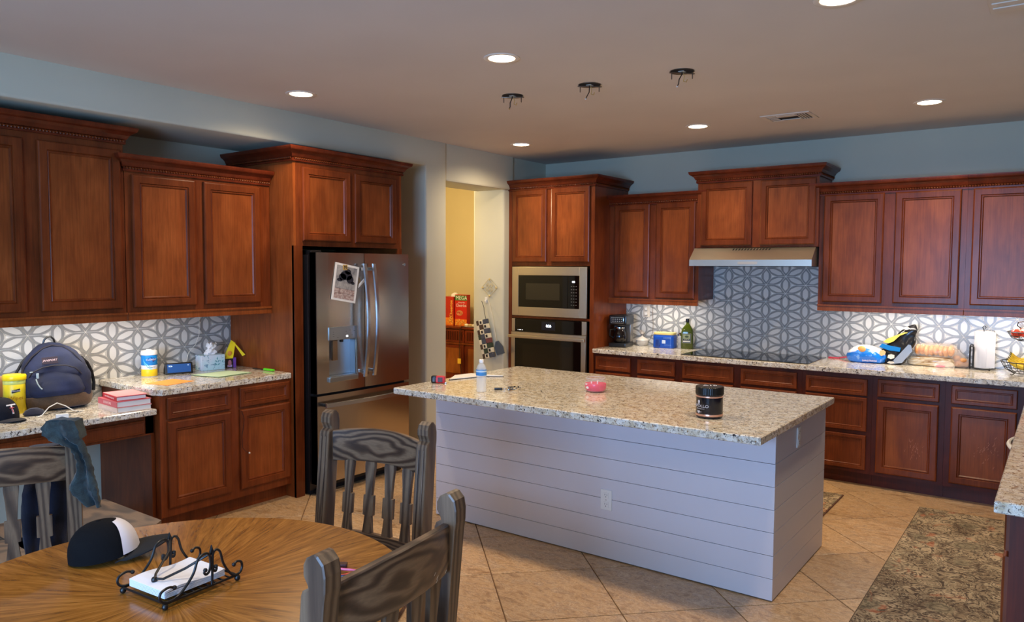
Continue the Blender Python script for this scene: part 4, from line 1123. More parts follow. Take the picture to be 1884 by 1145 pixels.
# pens by the near chair
def stick(name, label, p0, p1, r, m, cat, tip=None, group=None):
    p0, p1 = Vector(p0), Vector(p1); d = p1-p0
    t = thing(name, label, cat, tuple(p0), group=group)
    MB().tube([(0, 0, 0), tuple(d*.8)], r, 8).obj('barrel', m, t)
    MB().tube([tuple(d*.8), tuple(d*.97), tuple(d)], [r, r*.5, r*.2], 8).obj('tip', tip or m, t)
stick('pen', 'pink pen in the small pile behind the near chair', (-1.80, 1.47, .768), (-1.685, 1.525, .768), .0042, flat('pen_pink', (206, 88, 120), .4), 'pen', group='pens on the table')
stick('pen', 'orange red pen in the small pile behind the near chair', (-1.70, 1.46, .7665), (-1.660, 1.575, .7665), .0042, flat('pen_red', (206, 70, 50), .4), 'pen', flat('pencil_tip', (230, 200, 160), .6), group='pens on the table')
stick('pen', 'dark blue pen nearest the chair post in the pile', (-1.76, 1.42, .766), (-1.655, 1.50, .766), .0044, flat('pen_navy', (20, 30, 70), .3), 'pen', group='pens on the table')
stick('pen', 'black pen with blue cap at the front of the pile', (-1.73, 1.395, .766), (-1.625, 1.465, .766), .0044, BLACK, 'pen', flat('pen_blue', (40, 80, 170), .3), group='pens on the table')
tag(MB().box(-.03, -.012, 0, .03, .012, .014, 0, .003).obj('eraser', flat('eraser_maroon', (60, 24, 22), .6), None, (-1.765, 1.515, .7605), (0, 0, R(40))), 'small dark maroon block behind the pens on the table', 'eraser')

# ------------------------------------------------------------------ things on the island
IZ = .9125
t = thing('water_bottle', 'clear plastic water bottle with blue label on the island', 'bottle', (-2.885, 3.63, IZ))
PET = film('pet_plastic', (238, 244, 248), .30, .06); PETC = flat('cap_white', (238, 238, 236), .4)
MB().lathe([(.026, 0), (.031, .004), (.0325, .015), (.031, .03), (.0325, .045), (.0305, .06), (.0325, .075), (.0315, .09), (.0325, .105), (.0325, .135), (.030, .150), (.022, .168), (.014, .178), (.0125, .186)], 28, cap=False).obj('bottle_body', PET, t)
MB().lathe([(.0140, .183), (.0142, .200), (.012, .202), (.0001, .202)], 20, cap=False).obj('cap', PETC, t)
MB().lathe([(.0332, .104), (.0335, .106), (.0335, .137), (.0332, .139)], 28, cap=False).obj('label_band', flat('label_blue', (64, 140, 206), .35), t)
MB().lathe([(.0337, .126), (.0338, .134)], 28, cap=False).obj('label_stripe', flat('label_pale', (200, 224, 240), .4), t)
tap = thing('tape_measure', 'red and black tape measure at left end of the island', 'tape measure', (-3.33, 3.74, IZ), R(28))
MB().box(-.042, -.022, 0, .042, .022, .048, 0, .012).obj('case', flat('tape_red', (196, 28, 44), .35), tap)
MB().box(-.052, -.024, 0, -.012, .024, .050, 0, .012).obj('rubber_grip', BLACK, tap)
MB().box(-.004, -.0242, .008, .028, .0242, .040, 0, .003).obj('side_label', flat('tape_label', (60, 14, 20), .4), tap)
MB().box(.040, -.010, .002, .052, .010, .006, 0, .001).obj('tape_hook', CHROME, tap)
t = thing('notepad', 'open white notepad lying on the island behind the water bottle', 'notepad', (-3.31, 4.06, IZ), R(2))
MB().prism([(-.055, -.19), (.045, .10), (.15, .17), (-.10, .125), (-.14, -.02)], 0, .004).obj('cover', flat('notepad_cover', (30, 44, 58), .6), t)
MB().prism([(-.052, -.180), (.043, .092), (.148, .163), (-.10, .122), (-.135, -.02)], .0042, .010).obj('pages', PAPER, t)
t = thing('key_bunch', 'dark bunch of keys with a black fob on the island', 'keys', (-2.80, 3.79, IZ), R(35))
MB().box(-.085, -.012, 0, -.035, .012, .014, 0, .004).obj('key_fob', BLACK, t)
MB().tube([(-.035+.014*cos(a_)+.014, .014*sin(a_), .006) for a_ in [2*pi*k/16 for k in range(16)]], .0014, 6, closed=True).obj('key_ring', CHROME, t)
for k in range(6):
    T = Matrix.Translation((.0, 0, .002+.003*k)) @ Matrix.Rotation(-1.1+k*.42, 4, 'Z') @ Matrix.Rotation(R(-8+5*(k % 3)), 4, 'Y')
    MB().lathe([(.0001, 0), (.011, 0), (.011, .002), (.0001, .002)], 12, cap=False, T=T @ Matrix.Translation((.014, 0, 0))).box(.024, -.003, 0, .056, .003, .002, T=T).box(.040, -.005, 0, .045, -.003, .002, T=T).box(.049, -.005, 0, .053, -.003, .002, T=T).obj('key', BLACK if k % 2 else CHROME, t)
for k in range(5): MB().ball((.03+.012*k, .012*sin(k*2.), .014+.006*(k % 2)), .006, 8).obj('charm_bead', BLACK if k % 2 else flat('bead_silver', (150, 146, 140), .3, .8), t)
tag(MB().ball((0, 0, .003), .005, 8, sc=(1.4, 1, .6)).obj('pebble', BLACK, None, (-2.60, 3.87, IZ)), 'tiny dark crumb on the island right of the keys', 'crumb')
t = thing('candle', 'glass jar candle with bright pink red wax on the island', 'candle', (-2.335, 4.08, IZ))
GL = film('clear_glass_film', (236, 240, 240), .07, .04)
MB().lathe([(.045, 0), (.060, .004), (.068, .02), (.071, .04), (.068, .062), (.061, .078), (.060, .086), (.0585, .086), (.0595, .078), (.066, .06), (.069, .04), (.066, .02), (.058, .007), (.0001, .007)], 36, cap=False).obj('glass_jar', GL, t)
MB().lathe([(.0001, .008), (.056, .008), (.064, .02), (.0668, .04), (.065, .052), (.0001, .050)], 36, cap=False).obj('wax', base_mat('pink_wax', srgb(226, 28, 78), .3, **{'Subsurface Weight': .15})[0], t)
for x, y in ((-.018, -.02), (.020, -.012), (.0, .024)): MB().box(x-.004, y-.001, .05, x+.004, y+.001, .064).obj('wick', WHITE, t)
MB().tube([(.061*cos(2*pi*k/30), .061*sin(2*pi*k/30), .086) for k in range(30)], .0018, 6, closed=True).obj('rim', film('rim_glass', (210, 215, 215), .7, .05), t)
MB().ball((-.02, -.062, .03), .010, 10, sc=(1.3, .3, .8)).ball((-.03, -.058, .05), .007, 10, sc=(1.6, .3, .6)).obj('jar_decal', PAPER, t)
t = thing('supplement_jar', 'black jar with screw lid and gold bands on the island', 'jar', (-1.462, 3.735, IZ), R(0))
JB = flat('jar_black', (13, 15, 24), .18); GOLD = flat('rose_gold_band', (214, 160, 132), .28, .6)
MB().lathe([(.0001, 0), (.060, 0), (.066, .004), (.068, .010), (.068, .124), (.0001, .124)], 48, cap=False).obj('jar_body', JB, t)
MB().lathe([(.0684, .012), (.0688, .014), (.0688, .021), (.0684, .023)], 48, cap=False).obj('lower_band', GOLD, t)
MB().lathe([(.0684, .108), (.0688, .109), (.0688, .115), (.0684, .116)], 48, cap=False).obj('upper_band', GOLD, t)
n = 96
rings = []
for (r, z) in ((.069, .120), (.0705, .123), (.0705, .157), (.067, .162)):
    rings.append([((r+(.0009 if k % 2 else 0))*cos(2*pi*k/n), (r+(.0009 if k % 2 else 0))*sin(2*pi*k/n), z) for k in range(n)])
MB().loft(rings, smooth=False).obj('lid', flat('lid_black', (10, 10, 11), .3), t)
text('lid_text', 'A10', .034, CW, t, (-.004, .012, .1628), (0, 0, R(32)), .0004, sx=1.3)
JT = flat('jar_print', (196, 190, 190), .4)
# front of the jar faces the camera direction
fa = math.atan2(-3.735, 1.462)           # direction from jar to camera
def on_jar(s, size, z, da, mat=JT, sx=1.):
    T = fa+da; text('jar_text', s, size, mat, t, (.0692*cos(T), .0692*sin(T), z), (R(90), 0, T+pi/2), .0003, bend=.0692, sx=sx)
on_jar('APOLLO', .020, .064, -.72, sx=1.25); on_jar('PRE-WORKOUT', .007, .050, -.72); on_jar('30 SERVINGS', .006, .034, -.85)
T = fa-.86
MB().ball((0, 0, 0), .008, 10, sc=(1, .25, 1.1)).box(-.004, -.002, -.013, .004, .002, -.006).obj('emblem', JT, t, (.0692*cos(T), .0692*sin(T), .086), (0, 0, T+pi/2))
sh = MB().add([(-.010, 0, .006), (.010, 0, .006), (.006, 0, -.005), (0, 0, -.008), (-.006, 0, -.005)], [(0, 1, 2, 3, 4)]).obj('shield_mark', JT, t, (.0696*cos(T), .0696*sin(T), .034), (0, 0, T+pi/2))

# ------------------------------------------------------------------ raised counter, left
CZ = .9145
def canister(name, label, loc, r, h, segs, lid=None, cat='canister', group=None, rot=0):
    """segs: [(z0,z1,material,partname)]"""
    t = thing(name, label, cat, loc, rot, group)
    for z0, z1, m_, nm in segs: MB().lathe([(r-.0005, z0), (r, z0+.001), (r, z1-.001), (r-.0005, z1)] if nm != 'base' else [(.0001, 0), (r-.003, 0), (r, .003), (r, z1)], 32, cap=False).obj(nm, m_, t)
    return t
t = canister('wipes_canister', 'white cleaning wipes canister with blue and yellow label on the raised counter', (-5.115, 2.73, CZ), .052, .2, [(0, .004, WHITE, 'base'), (.004, .052, flat('label_yellow', (246, 206, 30), .4), 'yellow_band'), (.052, .080, flat('label_white', (232, 234, 236), .4), 'white_band'), (.080, .150, flat('label_cyan_blue', (10, 132, 214), .4), 'blue_band')], group='wipes containers')
MB().lathe([(.053, .150), (.0545, .152), (.0545, .166), (.051, .178), (.046, .181), (.020, .183), (.018, .188), (.0001, .188)], 32, cap=False).obj('lid', flat('lid_white', (232, 232, 228), .45), t)
fa2 = math.atan2(-2.73, 5.115)
def wrap(t, r, s, size, z, a, m_, sx=1.): text('label_text', s, size, m_, t, (r*cos(a), r*sin(a), z), (R(90), 0, a+pi/2), .0004, bend=r, sx=sx)
bl = MB(); rr = .0527; n = 28; c_a = fa2+.28
vs = [(rr*cos(c_a+.50*cos(2*pi*k/n)), rr*sin(c_a+.50*cos(2*pi*k/n)), .119+.0165*sin(2*pi*k/n)) for k in range(n)]
bl.add(vs, [tuple(range(n))]).obj('logo_oval', flat('logo_navy', (40, 40, 120), .4), t)
wrap(t, .0532, 'CLOROX', .0165, .119, c_a, CW, 1.05)
sw = MB()
for j in range(2):
    ps = []; 
    for k in range(14):
        u = k/13; an = fa2-.75+u*1.1; zc = .125-.06*u**.6-.012*j; ps.append((.0526*cos(an), .0526*sin(an), zc)); 
    for k in range(13):
        a_, b_ = ps[k], ps[k+1]; sw.add([a_, b_, (b_[0], b_[1], b_[2]-.006), (a_[0], a_[1], a_[2]-.006)], [(0, 1, 2, 3)])
sw.obj('swoosh', flat('swoosh_cyan', (120, 214, 240), .4), t)
wrap(t, .0526, 'disinfecting wipes', .008, .068, c_a, INK)
t = thing('smart_display', 'small black smart display with dark blue screen on the counter', 'smart display', (-5.085, 2.925, CZ), R(72))
mb = MB(); 
prof = [(-.032, 0), (-.036, .006), (-.018, .074), (-.010, .078), (.030, .03), (.040, .008), (.038, 0)]
rings = [[(x, y*k_, z*(1 if k_ == 1 else .97)) for y, z in prof] for x, k_ in ((-.092, .92), (-.088, 1), (.088, 1), (.092, .92))]
mb.loft(rings, smooth=True).obj('housing', flat('display_charcoal', (18, 19, 21), .45), t, angle=40)
T = Matrix.Translation((0, -.0365, .006)) @ Matrix.Rotation(R(-14.8), 4, 'X')
sc_ = MB().box(-.078, -.0016, .006, .078, .0004, .066, T=T).obj('screen', emis('screen_blue', (16, 62, 118), .55), t)
text('screen_text', '8:26', .014, emis('screen_text', (200, 220, 240), 1.2), sc_, (-.058, -.0325, .058), (R(75), 0, 0))
text('screen_text', '72', .009, MATS['screen_text'], sc_, (.06, -.0325, .060), (R(75), 0, 0))
t = thing('tissue_box', 'pale floral tissue box with a white tissue pulled up', 'tissue box', (-5.10, 3.185, CZ), R(80))
fm, nt, b = base_mat('tissue_floral', rough=.6)
v = coord(nt, 'Object'); n1 = noise(nt, v, 34, 3, .6, 1.)
c = ramp(nt, noise(nt, coord(nt, 'Object', (.6, .6, .6)), 12, 2), [(.35, srgb(206, 216, 232)), (.6, srgb(178, 218, 230))])
c = mix(nt, ramp(nt, n1, [(.58, (0, 0, 0)), (.63, (1, 1, 1))]), c, srgb(112, 150, 176))
lk(nt, c, b.inputs['Base Color'])
MB().box(-.088, -.055, 0, .088, .055, .112, 0, .003).obj('carton', fm, t)
lv = MB()
for (sx_, sz_, a0) in ((.030, .035, .5), (.030, .035, 2.6), (.030, .055, .8), (.030, .055, 2.3), (.03, .072, 1.57), (.066, .05, 1.2)):
    c0 = Vector((sx_, -.0556, sz_)); d = Vector((cos(a0), 0, sin(a0))); q = Vector((-sin(a0), 0, cos(a0)))
    lv.add([c0, c0+d*.012+q*.005, c0+d*.026, c0+d*.012-q*.005], [(0, 1, 2, 3)])
o = lv.obj('leaf_print', flat('leaf_teal', (92, 156, 168), .6), t)
rings = []
for i in range(7):
    z = .11+.085*i/6; w_ = .034*(1-.25*i/6)+.012*sin(i*1.5); rings.append([(w_*cos(2*pi*k/22)*(1+.25*sin(3*k+i))+.01*i/6, .013*sin(2*pi*k/22)*(1+.5*sin(5*k+i*2)), z+.01*sin(k*2.1)*(i/6)) for k in range(22)])
MB().loft(rings).obj('tissue', flat('tissue_white', (238, 238, 240), .9), t)
t = thing('snack_carton', 'yellow and purple cardboard box with its long flap folded open', 'box', (-5.09, 3.345, CZ), R(74))
YEL = flat('carton_yellow', (250, 226, 30), .45); PUR = flat('carton_purple', (120, 70, 170), .45)
MB().box(-.040, -.025, 0, .014, .03, .075, 0, .001).obj('carton_front', flat('carton_black', (36, 24, 34), .4), t)
MB().box(.0145, -.025, 0, .036, .03, .075, 0, .001).obj('carton_side', PUR, t)
mb = MB().add([(-.042, -.028, .07), (.012, -.028, .07), (.038, -.01, .185), (.008, -.008, .205), (-.042, .03, .07), (.012, .03, .07), (.038, .0, .187), (.008, .0, .207)], [(0, 1, 2, 3), (4, 5, 6, 7), (0, 3, 7, 4), (1, 5, 6, 2)]); mb.obj('open_flap', YEL, t)
MB().add([(.010, -.008, .207), (.036, -.012, .180), (.104, -.03, .092), (.082, -.028, .083), (.010, -.004, .207), (.036, -.008, .180), (.104, -.026, .092), (.082, -.024, .083)], [(0, 1, 2, 3), (4, 5, 6, 7), (0, 3, 7, 4), (1, 2, 6, 5)]).obj('bent_flap', YEL, t)
MB().ball((-.012, -.027, .11), .016, 12, sc=(1, .15, 1.2)).obj('printed_face', flat('print_orange', (226, 150, 60), .5), t)
MB().ball((-.012, -.0262, .036), .015, 12, sc=(.9, .08, 1.6)).obj('printed_figure', flat('print_pink', (196, 130, 140), .5), t)
MB().box(-.03, -.0265, .006, .005, -.0255, .022).obj('printed_patch', flat('print_lilac', (196, 170, 220), .5), t)
tag(MB().box(-.10, -.11, 0, .10, .11, .0015).obj('folder', flat('folder_orange', (236, 150, 62), .6), None, (-4.735, 2.665, CZ), (0, 0, R(12))), 'orange paper folder at the front of the raised counter', 'folder')
t = thing('folder', 'pale green paper folder near the front of the raised counter', 'folder', (-4.80, 3.10, CZ), R(6))
MB().prism([(-.12, -.16), (.12, -.13), (.12, .15), (-.10, .13)], 0, .0015).obj('lower_sheet', flat('folder_green_dark', (120, 150, 110), .7), t)
MB().prism([(-.13, -.17), (.115, -.135), (.115, .145), (-.105, .12)], .0045, .006).obj('upper_sheet', flat('folder_green', (196, 222, 186), .7), t)
t = thing('knife', 'knife with a bright green handle on the raised counter', 'knife', (-4.735, 3.392, CZ), R(3))
MB().box(-.005, -.011, .002, .105, .011, .018, 0, .007).obj('handle', flat('handle_lime', (90, 214, 30), .35), t)
MB().box(-.125, -.008, .004, -.004, .006, .010, 0, .001).obj('blade', flat('blade_black', (18, 18, 18), .35), t)
CBLW = flat('cable_white', (226, 222, 210), .5)
tag(MB().tube([(0, 0, .003), (.02, .05, .003), (.01, .11, .003), (-.02, .14, .003), (-.025, .09, .003), (-.01, .04, .003)], .002, 6).obj('cable', CBLW, None, (-5.16, 2.52, CZ)), 'thin white cable lying on the raised counter left of wipes canister', 'cable')
# cords hanging from under the cabinet above the display
tag(MB().tube([(0, 0, .10), (.0, .02, .06), (.004, .01, .03), (.0, -.03, .0), (.002, -.06, -.015), (.003, -.08, -.02)], .0018, 6).obj('power_cord', CBLW, None, (XL+.02, 3.02, 1.30)), 'short pale cord hanging under the left wall cabinets', 'cable')
tag(MB().tube([(0, 0, .14), (.004, .012, .08), (.004, .002, .02), (.01, .0, -.03), (.02, -.01, -.09), (.03, -.045, -.16), (.04, -.11, -.22), (.05, -.13, -.27)], .0018, 6).obj('power_cord', CBLW, None, (XL+.02, 3.17, 1.26)), 'long white cord running down the tiles behind the tissue box', 'cable')

# ------------------------------------------------------------------ low desk, left
DZZ = .8005
t = thing('backpack', 'navy blue school backpack with brown base on the desk', 'backpack', (-5.005, 2.085, DZZ), rot=(R(-4), R(-3), R(70)))
NB = fabric('backpack_navy', (12, 20, 44), (24, 36, 72), 400, .8, 7); NB.node_tree.nodes['Principled BSDF'].inputs['Sheen Weight'].default_value = .03; BRN = fabric('backpack_suede', (70, 50, 30), (96, 70, 44), 200, .8, 9)
from mathutils import noise as mn
def blob(rows, n=36, seed=0., amp=.006, p=.75, fr=14):
    rings = []
    for (z, a, bf, bb, cx, cy) in rows:
        ring = []
        for k in range(n):
            q = 2*pi*k/n; c_, s_ = cos(q), sin(q)
            x = a*math.copysign(abs(c_)**p, c_); y = (bb if s_ > 0 else bf)*math.copysign(abs(s_)**p, s_)
            v = Vector((cx+x, cy+y, z)); d = mn.noise(v*fr+Vector((seed, 0, 0)))*amp*2
            v += Vector((c_, s_, 0))*d; ring.append(v)
        rings.append(ring)
    return rings
def interp(keys, n):
    out = []
    for i in range(n):
        u = i/(n-1)*(len(keys)-1); j = min(int(u), len(keys)-2); f = u-j; f = f*f*(3-2*f) if False else f
        out.append(tuple(keys[j][d]*(1-f)+keys[j+1][d]*f for d in range(len(keys[0]))))
    return out
K = [(.0, .165, .085, .08, 0, 0), (.05, .188, .105, .085, 0, 0), (.12, .195, .115, .09, .004, 0), (.20, .192, .112, .09, .004, .0), (.27, .172, .100, .085, .004, .01), (.33, .140, .082, .075, .0, .02), (.375, .098, .060, .06, -.004, .03), (.40, .055, .035, .04, -.008, .035), (.408, .01, .01, .01, -.008, .035)]
MB().loft(blob(interp(K, 34), amp=.006)).obj('main_body', NB, t)
K = [(-.0, .15, .08, .07, 0, 0), (.006, .178, .100, .08, 0, 0), (.03, .192, .114, .088, 0, 0), (.060, .196, .122, .09, .0, 0), (.085, .190, .122, .09, 0, 0), (.092, .17, .10, .08, 0, 0)]
MB().loft(blob(interp(K, 14), amp=.004, seed=3)).obj('base_panel', BRN, t)
K = [(.085, .145, .09, .05, 0, -.052), (.11, .158, .098, .05, 0, -.055), (.16, .156, .092, .05, 0, -.052), (.20, .145, .078, .05, 0, -.045), (.235, .128, .060, .05, 0, -.036), (.25, .10, .045, .05, 0, -.03), (.256, .05, .03, .04, 0, -.03)]
MB().loft(blob(interp(K, 22), amp=.008, seed=7, fr=11)).obj('front_pocket', NB, t)
MB().tube([(-.138, -.085, .20), (-.115, -.112, .238), (-.06, -.118, .262), (0, -.118, .268), (.06, -.115, .262), (.11, -.108, .240), (.14, -.085, .2)], .004, 6).obj('pocket_zipper', flat('zip_dark', (26, 22, 34), .6), t)
MB().tube([(-.185, -.03, .12), (-.178, -.05, .2), (-.155, -.055, .27), (-.11, -.05, .33), (-.05, -.032, .375), (.0, -.02, .39), (.06, -.028, .375), (.11, -.045, .33), (.15, -.055, .27), (.182, -.05, .19), (.19, -.03, .12)], .0055, 6).obj('main_zipper', MATS['zip_dark'], t)
ZP = flat('zip_pull', (186, 196, 190), .4, .3)
MB().box(-.108, -.152, .196, -.094, -.146, .228, 0, .003, Matrix.Rotation(.05, 4, 'Y')).obj('zipper_pull', ZP, t)
MB().tube([(-.100, -.152, .198), (-.094, -.158, .17), (-.082, -.160, .145), (-.074, -.160, .135)], .0035, 6).obj('pull_cord', ZP, t)
MB().box(-.128, -.128, .238, -.112, -.12, .244, 0, .002).obj('zipper_pull', ZP, t)
MB().box(-.192, -.07, .175, -.182, -.062, .20, 0, .003).obj('strap_buckle', WHITE, t)
MB().tube([(-.05, .03, .385), (-.035, .02, .425), (-.018, .02, .442), (.0, .02, .442), (.014, .02, .425), (.022, .03, .39)], [.006]*6, 8).obj('carry_handle', BLACK, t)
MB().tube([(.15, .02, .30), (.185, .03, .26), (.205, .035, .20), (.212, .03, .13), (.205, .02, .08)], .010, 8).obj('shoulder_strap', BLACK, t)
MB().tube([(-.10, .03, .36), (-.16, .02, .30), (-.20, .01, .23), (-.205, .0, .19)], .008, 8).obj('shoulder_strap', BLACK, t)
pa = MB().box(-.042, -.004, -.021, .042, 0, .021, 0, .001).obj('logo_patch', flat('patch_maroon', (40, 26, 40), .7), t, (-.02, -.108, .300), (R(-14), 0, 0))
text('patch_text', 'JANSPORT', .0165, flat('patch_pink', (226, 196, 196), .7), pa, (0, -.0046, 0), sx=.95, shear=.25)
# books
def book(label, z, w_, d_, h_, cov, rz, spine=None, loc=(-4.662, 2.328)):
    t = thing('book', label, 'book', (loc[0], loc[1], z), rz, 'books stacked on the desk')
    c = flat('book_'+str(cov[0])+'_'+str(cov[1]), cov, .55)
    MB().box(-w_/2, -d_/2, 0, w_/2, d_/2, .003).box(-w_/2, -d_/2, h_-.003, w_/2, d_/2, h_).box(-w_/2, -d_/2, .003, -w_/2+.003, d_/2, h_-.003).obj('cover', c, t)
    MB().box(-w_/2+.004, -d_/2+.004, .0031, w_/2-.004, d_/2-.004, h_-.0031).obj('pages', PAPER, t)
    if spine: text('spine_text', spine, h_*.55, flat('spine_ink_'+str(cov[0]), (240, 214, 204), .6), t, (-w_/2-.0002, 0, h_/2), (R(90), 0, R(-90)), .0002)
    return t
book('cream hardback at the bottom of the desk book stack', DZZ, .205, .275, .030, (222, 198, 182), R(86), 'READERS ALMANAC')
book('pink hardback in the middle of the desk book stack', DZZ+.0305, .205, .270, .036, (206, 104, 110), R(86), 'LITERATURE')
book('pink-topped paperback on top of the desk book stack', DZZ+.067, .175, .235, .026, (190, 52, 60), R(82), 'NEW AMERICAN READER')
tag(MB().prism([(-.088, -.112), (.086, -.118), (.09, .112), (-.085, .118)], 0, .0014).obj('pamphlet', flat('pamphlet_pink', (230, 150, 152), .6), None, (-4.664, 2.332, DZZ+.0936), (0, 0, R(84))), 'pink pamphlet lying on the desk book stack', 'pamphlet')
t = thing('phone_adapter', 'small white charger block on the desk before the backpack', 'charger', (-4.635, 1.955, DZZ), R(75))
MB().box(-.032, -.014, 0, .032, .014, .026, 0, .004).obj('adapter_block', WHITE, t)
MB().box(.033, -.006, .008, .044, .006, .018, 0, .001).obj('plug', CHROME, t)
tag(MB().tube([(0, -.115, .004), (.0, -.09, .012), (-.01, -.05, .05), (-.02, .0, .068), (-.02, .045, .045), (-.01, .085, .012), (0, .11, .004), (.01, .14, .004)], .0028, 8).obj('cable', CBLW, None, (-4.76, 1.99, DZZ)), 'cream charging cable arching over the desk before the backpack', 'cable')
tag(MB().tube([(0, 0, .004), (-.03, .05, .004), (-.01, .12, .004), (.03, .10, .004), (.02, .04, .004), (.05, .15, .004), (.03, .20, .004)], .0022, 6).obj('cable', BLACK, None, (-4.80, 1.93, DZZ)), 'thin black cable coiled behind the white charger block', 'cable')
tag(MB().loft(blob([(0, .05, .03, .03, 0, 0), (.012, .062, .038, .035, 0, 0), (.03, .05, .03, .03, 0, 0), (.042, .02, .012, .012, 0, 0)], 20, 2, .006)).obj('pouch', NAVY, None, (-4.86, 1.895, DZZ), (0, 0, R(80))), 'dark blue crumpled pouch between the cap and backpack', 'pouch')
t = canister('wipes_tub', 'large yellow wipes tub with small dark logo on the desk', (-5.03, 1.862, DZZ), .060, .23, [(0, .004, YEL, 'base'), (.004, .175, flat('tub_yellow', (232, 206, 40), .35), 'tub_body'), (.175, .198, flat('tub_clear', (214, 222, 120), .3), 'tub_neck')], group='wipes containers')
MB().lathe([(.062, .198), (.063, .200), (.063, .222), (.059, .230), (.0001, .231)], 32, cap=False).obj('lid', flat('tub_lid_yellow', (246, 214, 20), .35), t)
fa3 = math.atan2(-1.862, 5.03)
lb = MB(); n = 8; rr = .0606
vs = []; 
for k in range(n+1):
    a_ = fa3-.25+.7*k/n; vs += [(rr*cos(a_), rr*sin(a_), .125+.008*k/n), (rr*cos(a_), rr*sin(a_), .143+.008*k/n)]
lb.add(vs, [(2*k, 2*k+2, 2*k+3, 2*k+1) for k in range(n)]).obj('logo_plate', INK, t)
wrap(t, .0612, 'KIRKLAND', .010, .138, fa3+.1, CW); wrap(t, .0606, 'Wipes', .030, .095, fa3+.1, flat('print_ochre', (190, 140, 20), .5))
t = canister('plastic_tub', 'blue labelled tub cut off by left edge beside yellow wipes tub', (-5.03, 1.715, DZZ), .058, .2, [(0, .004, WHITE, 'base'), (.004, .13, flat('tub_blue', (24, 110, 196), .4), 'tub_body'), (.13, .2, WHITE, 'tub_top')])
MB().lathe([(.059, .2), (.059, .215), (.0001, .217)], 28, cap=False).obj('lid', WHITE, t)
tag(MB().box(-.045, -.02, 0, .045, .02, .215, 0, .004).obj('carton', flat('carton_tan', (196, 150, 112), .7), None, (-5.12, 1.83, DZZ), (0, 0, R(80))), 'tan cardboard carton standing behind the yellow wipes tub', 'carton')
# ------------------------------------------------------------------ back counter
t = thing('coffee_maker', 'black drip coffee maker with glass carafe beside the oven tower', 'coffee maker', (-3.495, 6.60, CZ), R(8))
MB().box(-.088, -.12, 0, .088, .11, .042, 0, .010).obj('base', BLACK, t)
MB().box(-.085, .03, .042, .085, .11, .27, 0, .008).obj('water_tank', flat('tank_grey', (92, 88, 84), .25), t)
MB().box(-.09, -.11, .215, .09, .112, .312, 0, .014).obj('brew_head', BLACK, t)
MB().lathe([(.052, .205), (.058, .216), (.03, .205)], 24, cap=False, c=(0, -.035)).obj('filter_funnel', BLACK, t)
MB().lathe([(.050, .043), (.062, .06), (.064, .10), (.058, .14), (.044, .165), (.042, .18), (.046, .19)], 28, cap=False, c=(0, -.04)).lathe([(.0001, .05), (.058, .052), (.0605, .09), (.0001, .09)], 28, cap=False, c=(0, -.04)).obj('carafe', flat('carafe_dark_glass', (20, 14, 12), .05), t)
MB().lathe([(.047, .176), (.048, .184), (.047, .192)], 28, cap=False, c=(0, -.04)).obj('carafe_band', CHROME, t)
MB().tube([(-.05, -.06, .17), (-.085, -.08, .165), (-.09, -.08, .11), (-.06, -.06, .085)], .008, 8).obj('carafe_handle', BLACK, t)
pn = MB().box(-.068, -.114, .232, .062, -.110, .292, 0, .008).obj('panel_bezel', CHROME, t)
MB().box(-.062, -.1155, .238, .056, -.1125, .286, 0, .006).obj('panel_face', BLACK, pn)
bt = MB()
for i in range(5):
    for j in range(2): bt.box(-.050+i*.022, -.1165, .248+j*.02, -.040+i*.022, -.115, .256+j*.02, 0, .001)
o = bt.obj('button_dots', flat('button_light', (190, 190, 190), .4), pn); o['kind'] = 'stuff'
t = thing('lidded_dish', 'small white lidded dish with ornate knob near the coffee maker', 'dish', (-3.385, 6.83, CZ))
PORC = flat('porcelain', (222, 214, 200), .3)
MB().lathe([(.0001, 0), (.045, 0), (.055, .01), (.062, .045), (.058, .05), (.0001, .05)], 28, cap=False).obj('dish_base', PORC, t)
MB().lathe([(.064, .05), (.060, .058), (.03, .078), (.012, .085), (.010, .092), (.0001, .094)], 28, cap=False).obj('lid', PORC, t)
MB().ball((0, 0, .10), .012, 10).lathe([(.016, .108), (.02, .115), (.008, .135), (.0001, .14)], 12, cap=False).box(-.03, -.004, .12, -.006, .004, .15, 0, .003).obj('knob', flat('knob_grey', (170, 160, 150), .35), t)
t = thing('wall_outlet', 'white outlet plate with plugs on the tiles behind coffee maker', 'outlet', (-3.375, YB-.0115, 1.25))
MB().box(-.036, -.006, -.060, .036, 0, .060, 0, .002).obj('plate', flat('outlet_ivory', (214, 204, 190), .4), t)
MB().box(-.012, -.03, .012, .014, -.006, .040, 0, .004).obj('plug_upper', WHITE, t); MB().box(-.012, -.03, -.038, .014, -.006, -.010, 0, .004).obj('plug_lower', WHITE, t)
tag(MB().tube([(-.355+.0, 6.885, 1.36), (-.352, 6.885, 1.30), (-.345, 6.885, 1.20), (-.335, 6.88, 1.12), (-.335, 6.87, 1.05), (-.352, 6.86, .98), (-.385, 6.85, .935), (-.425, 6.84, .925), (-.46, 6.80, .93), (-.48, 6.75, .945)], .0024, 8, T=Matrix.Translation((-2.955, 0, 0))).obj('power_cord', flat('cord_taupe', (104, 88, 76), .5), None), 'dark cord looping down the tiles from the narrow wall cabinet', 'cable')
t = thing('coffee_tub', 'blue plastic ground coffee tub with pale yellow lid', 'tub', (-3.105, 6.76, CZ), R(6))
TB = flat('tub_royal_blue', (16, 74, 176), .3); PY = flat('lid_cream_yellow', (226, 208, 130), .45)
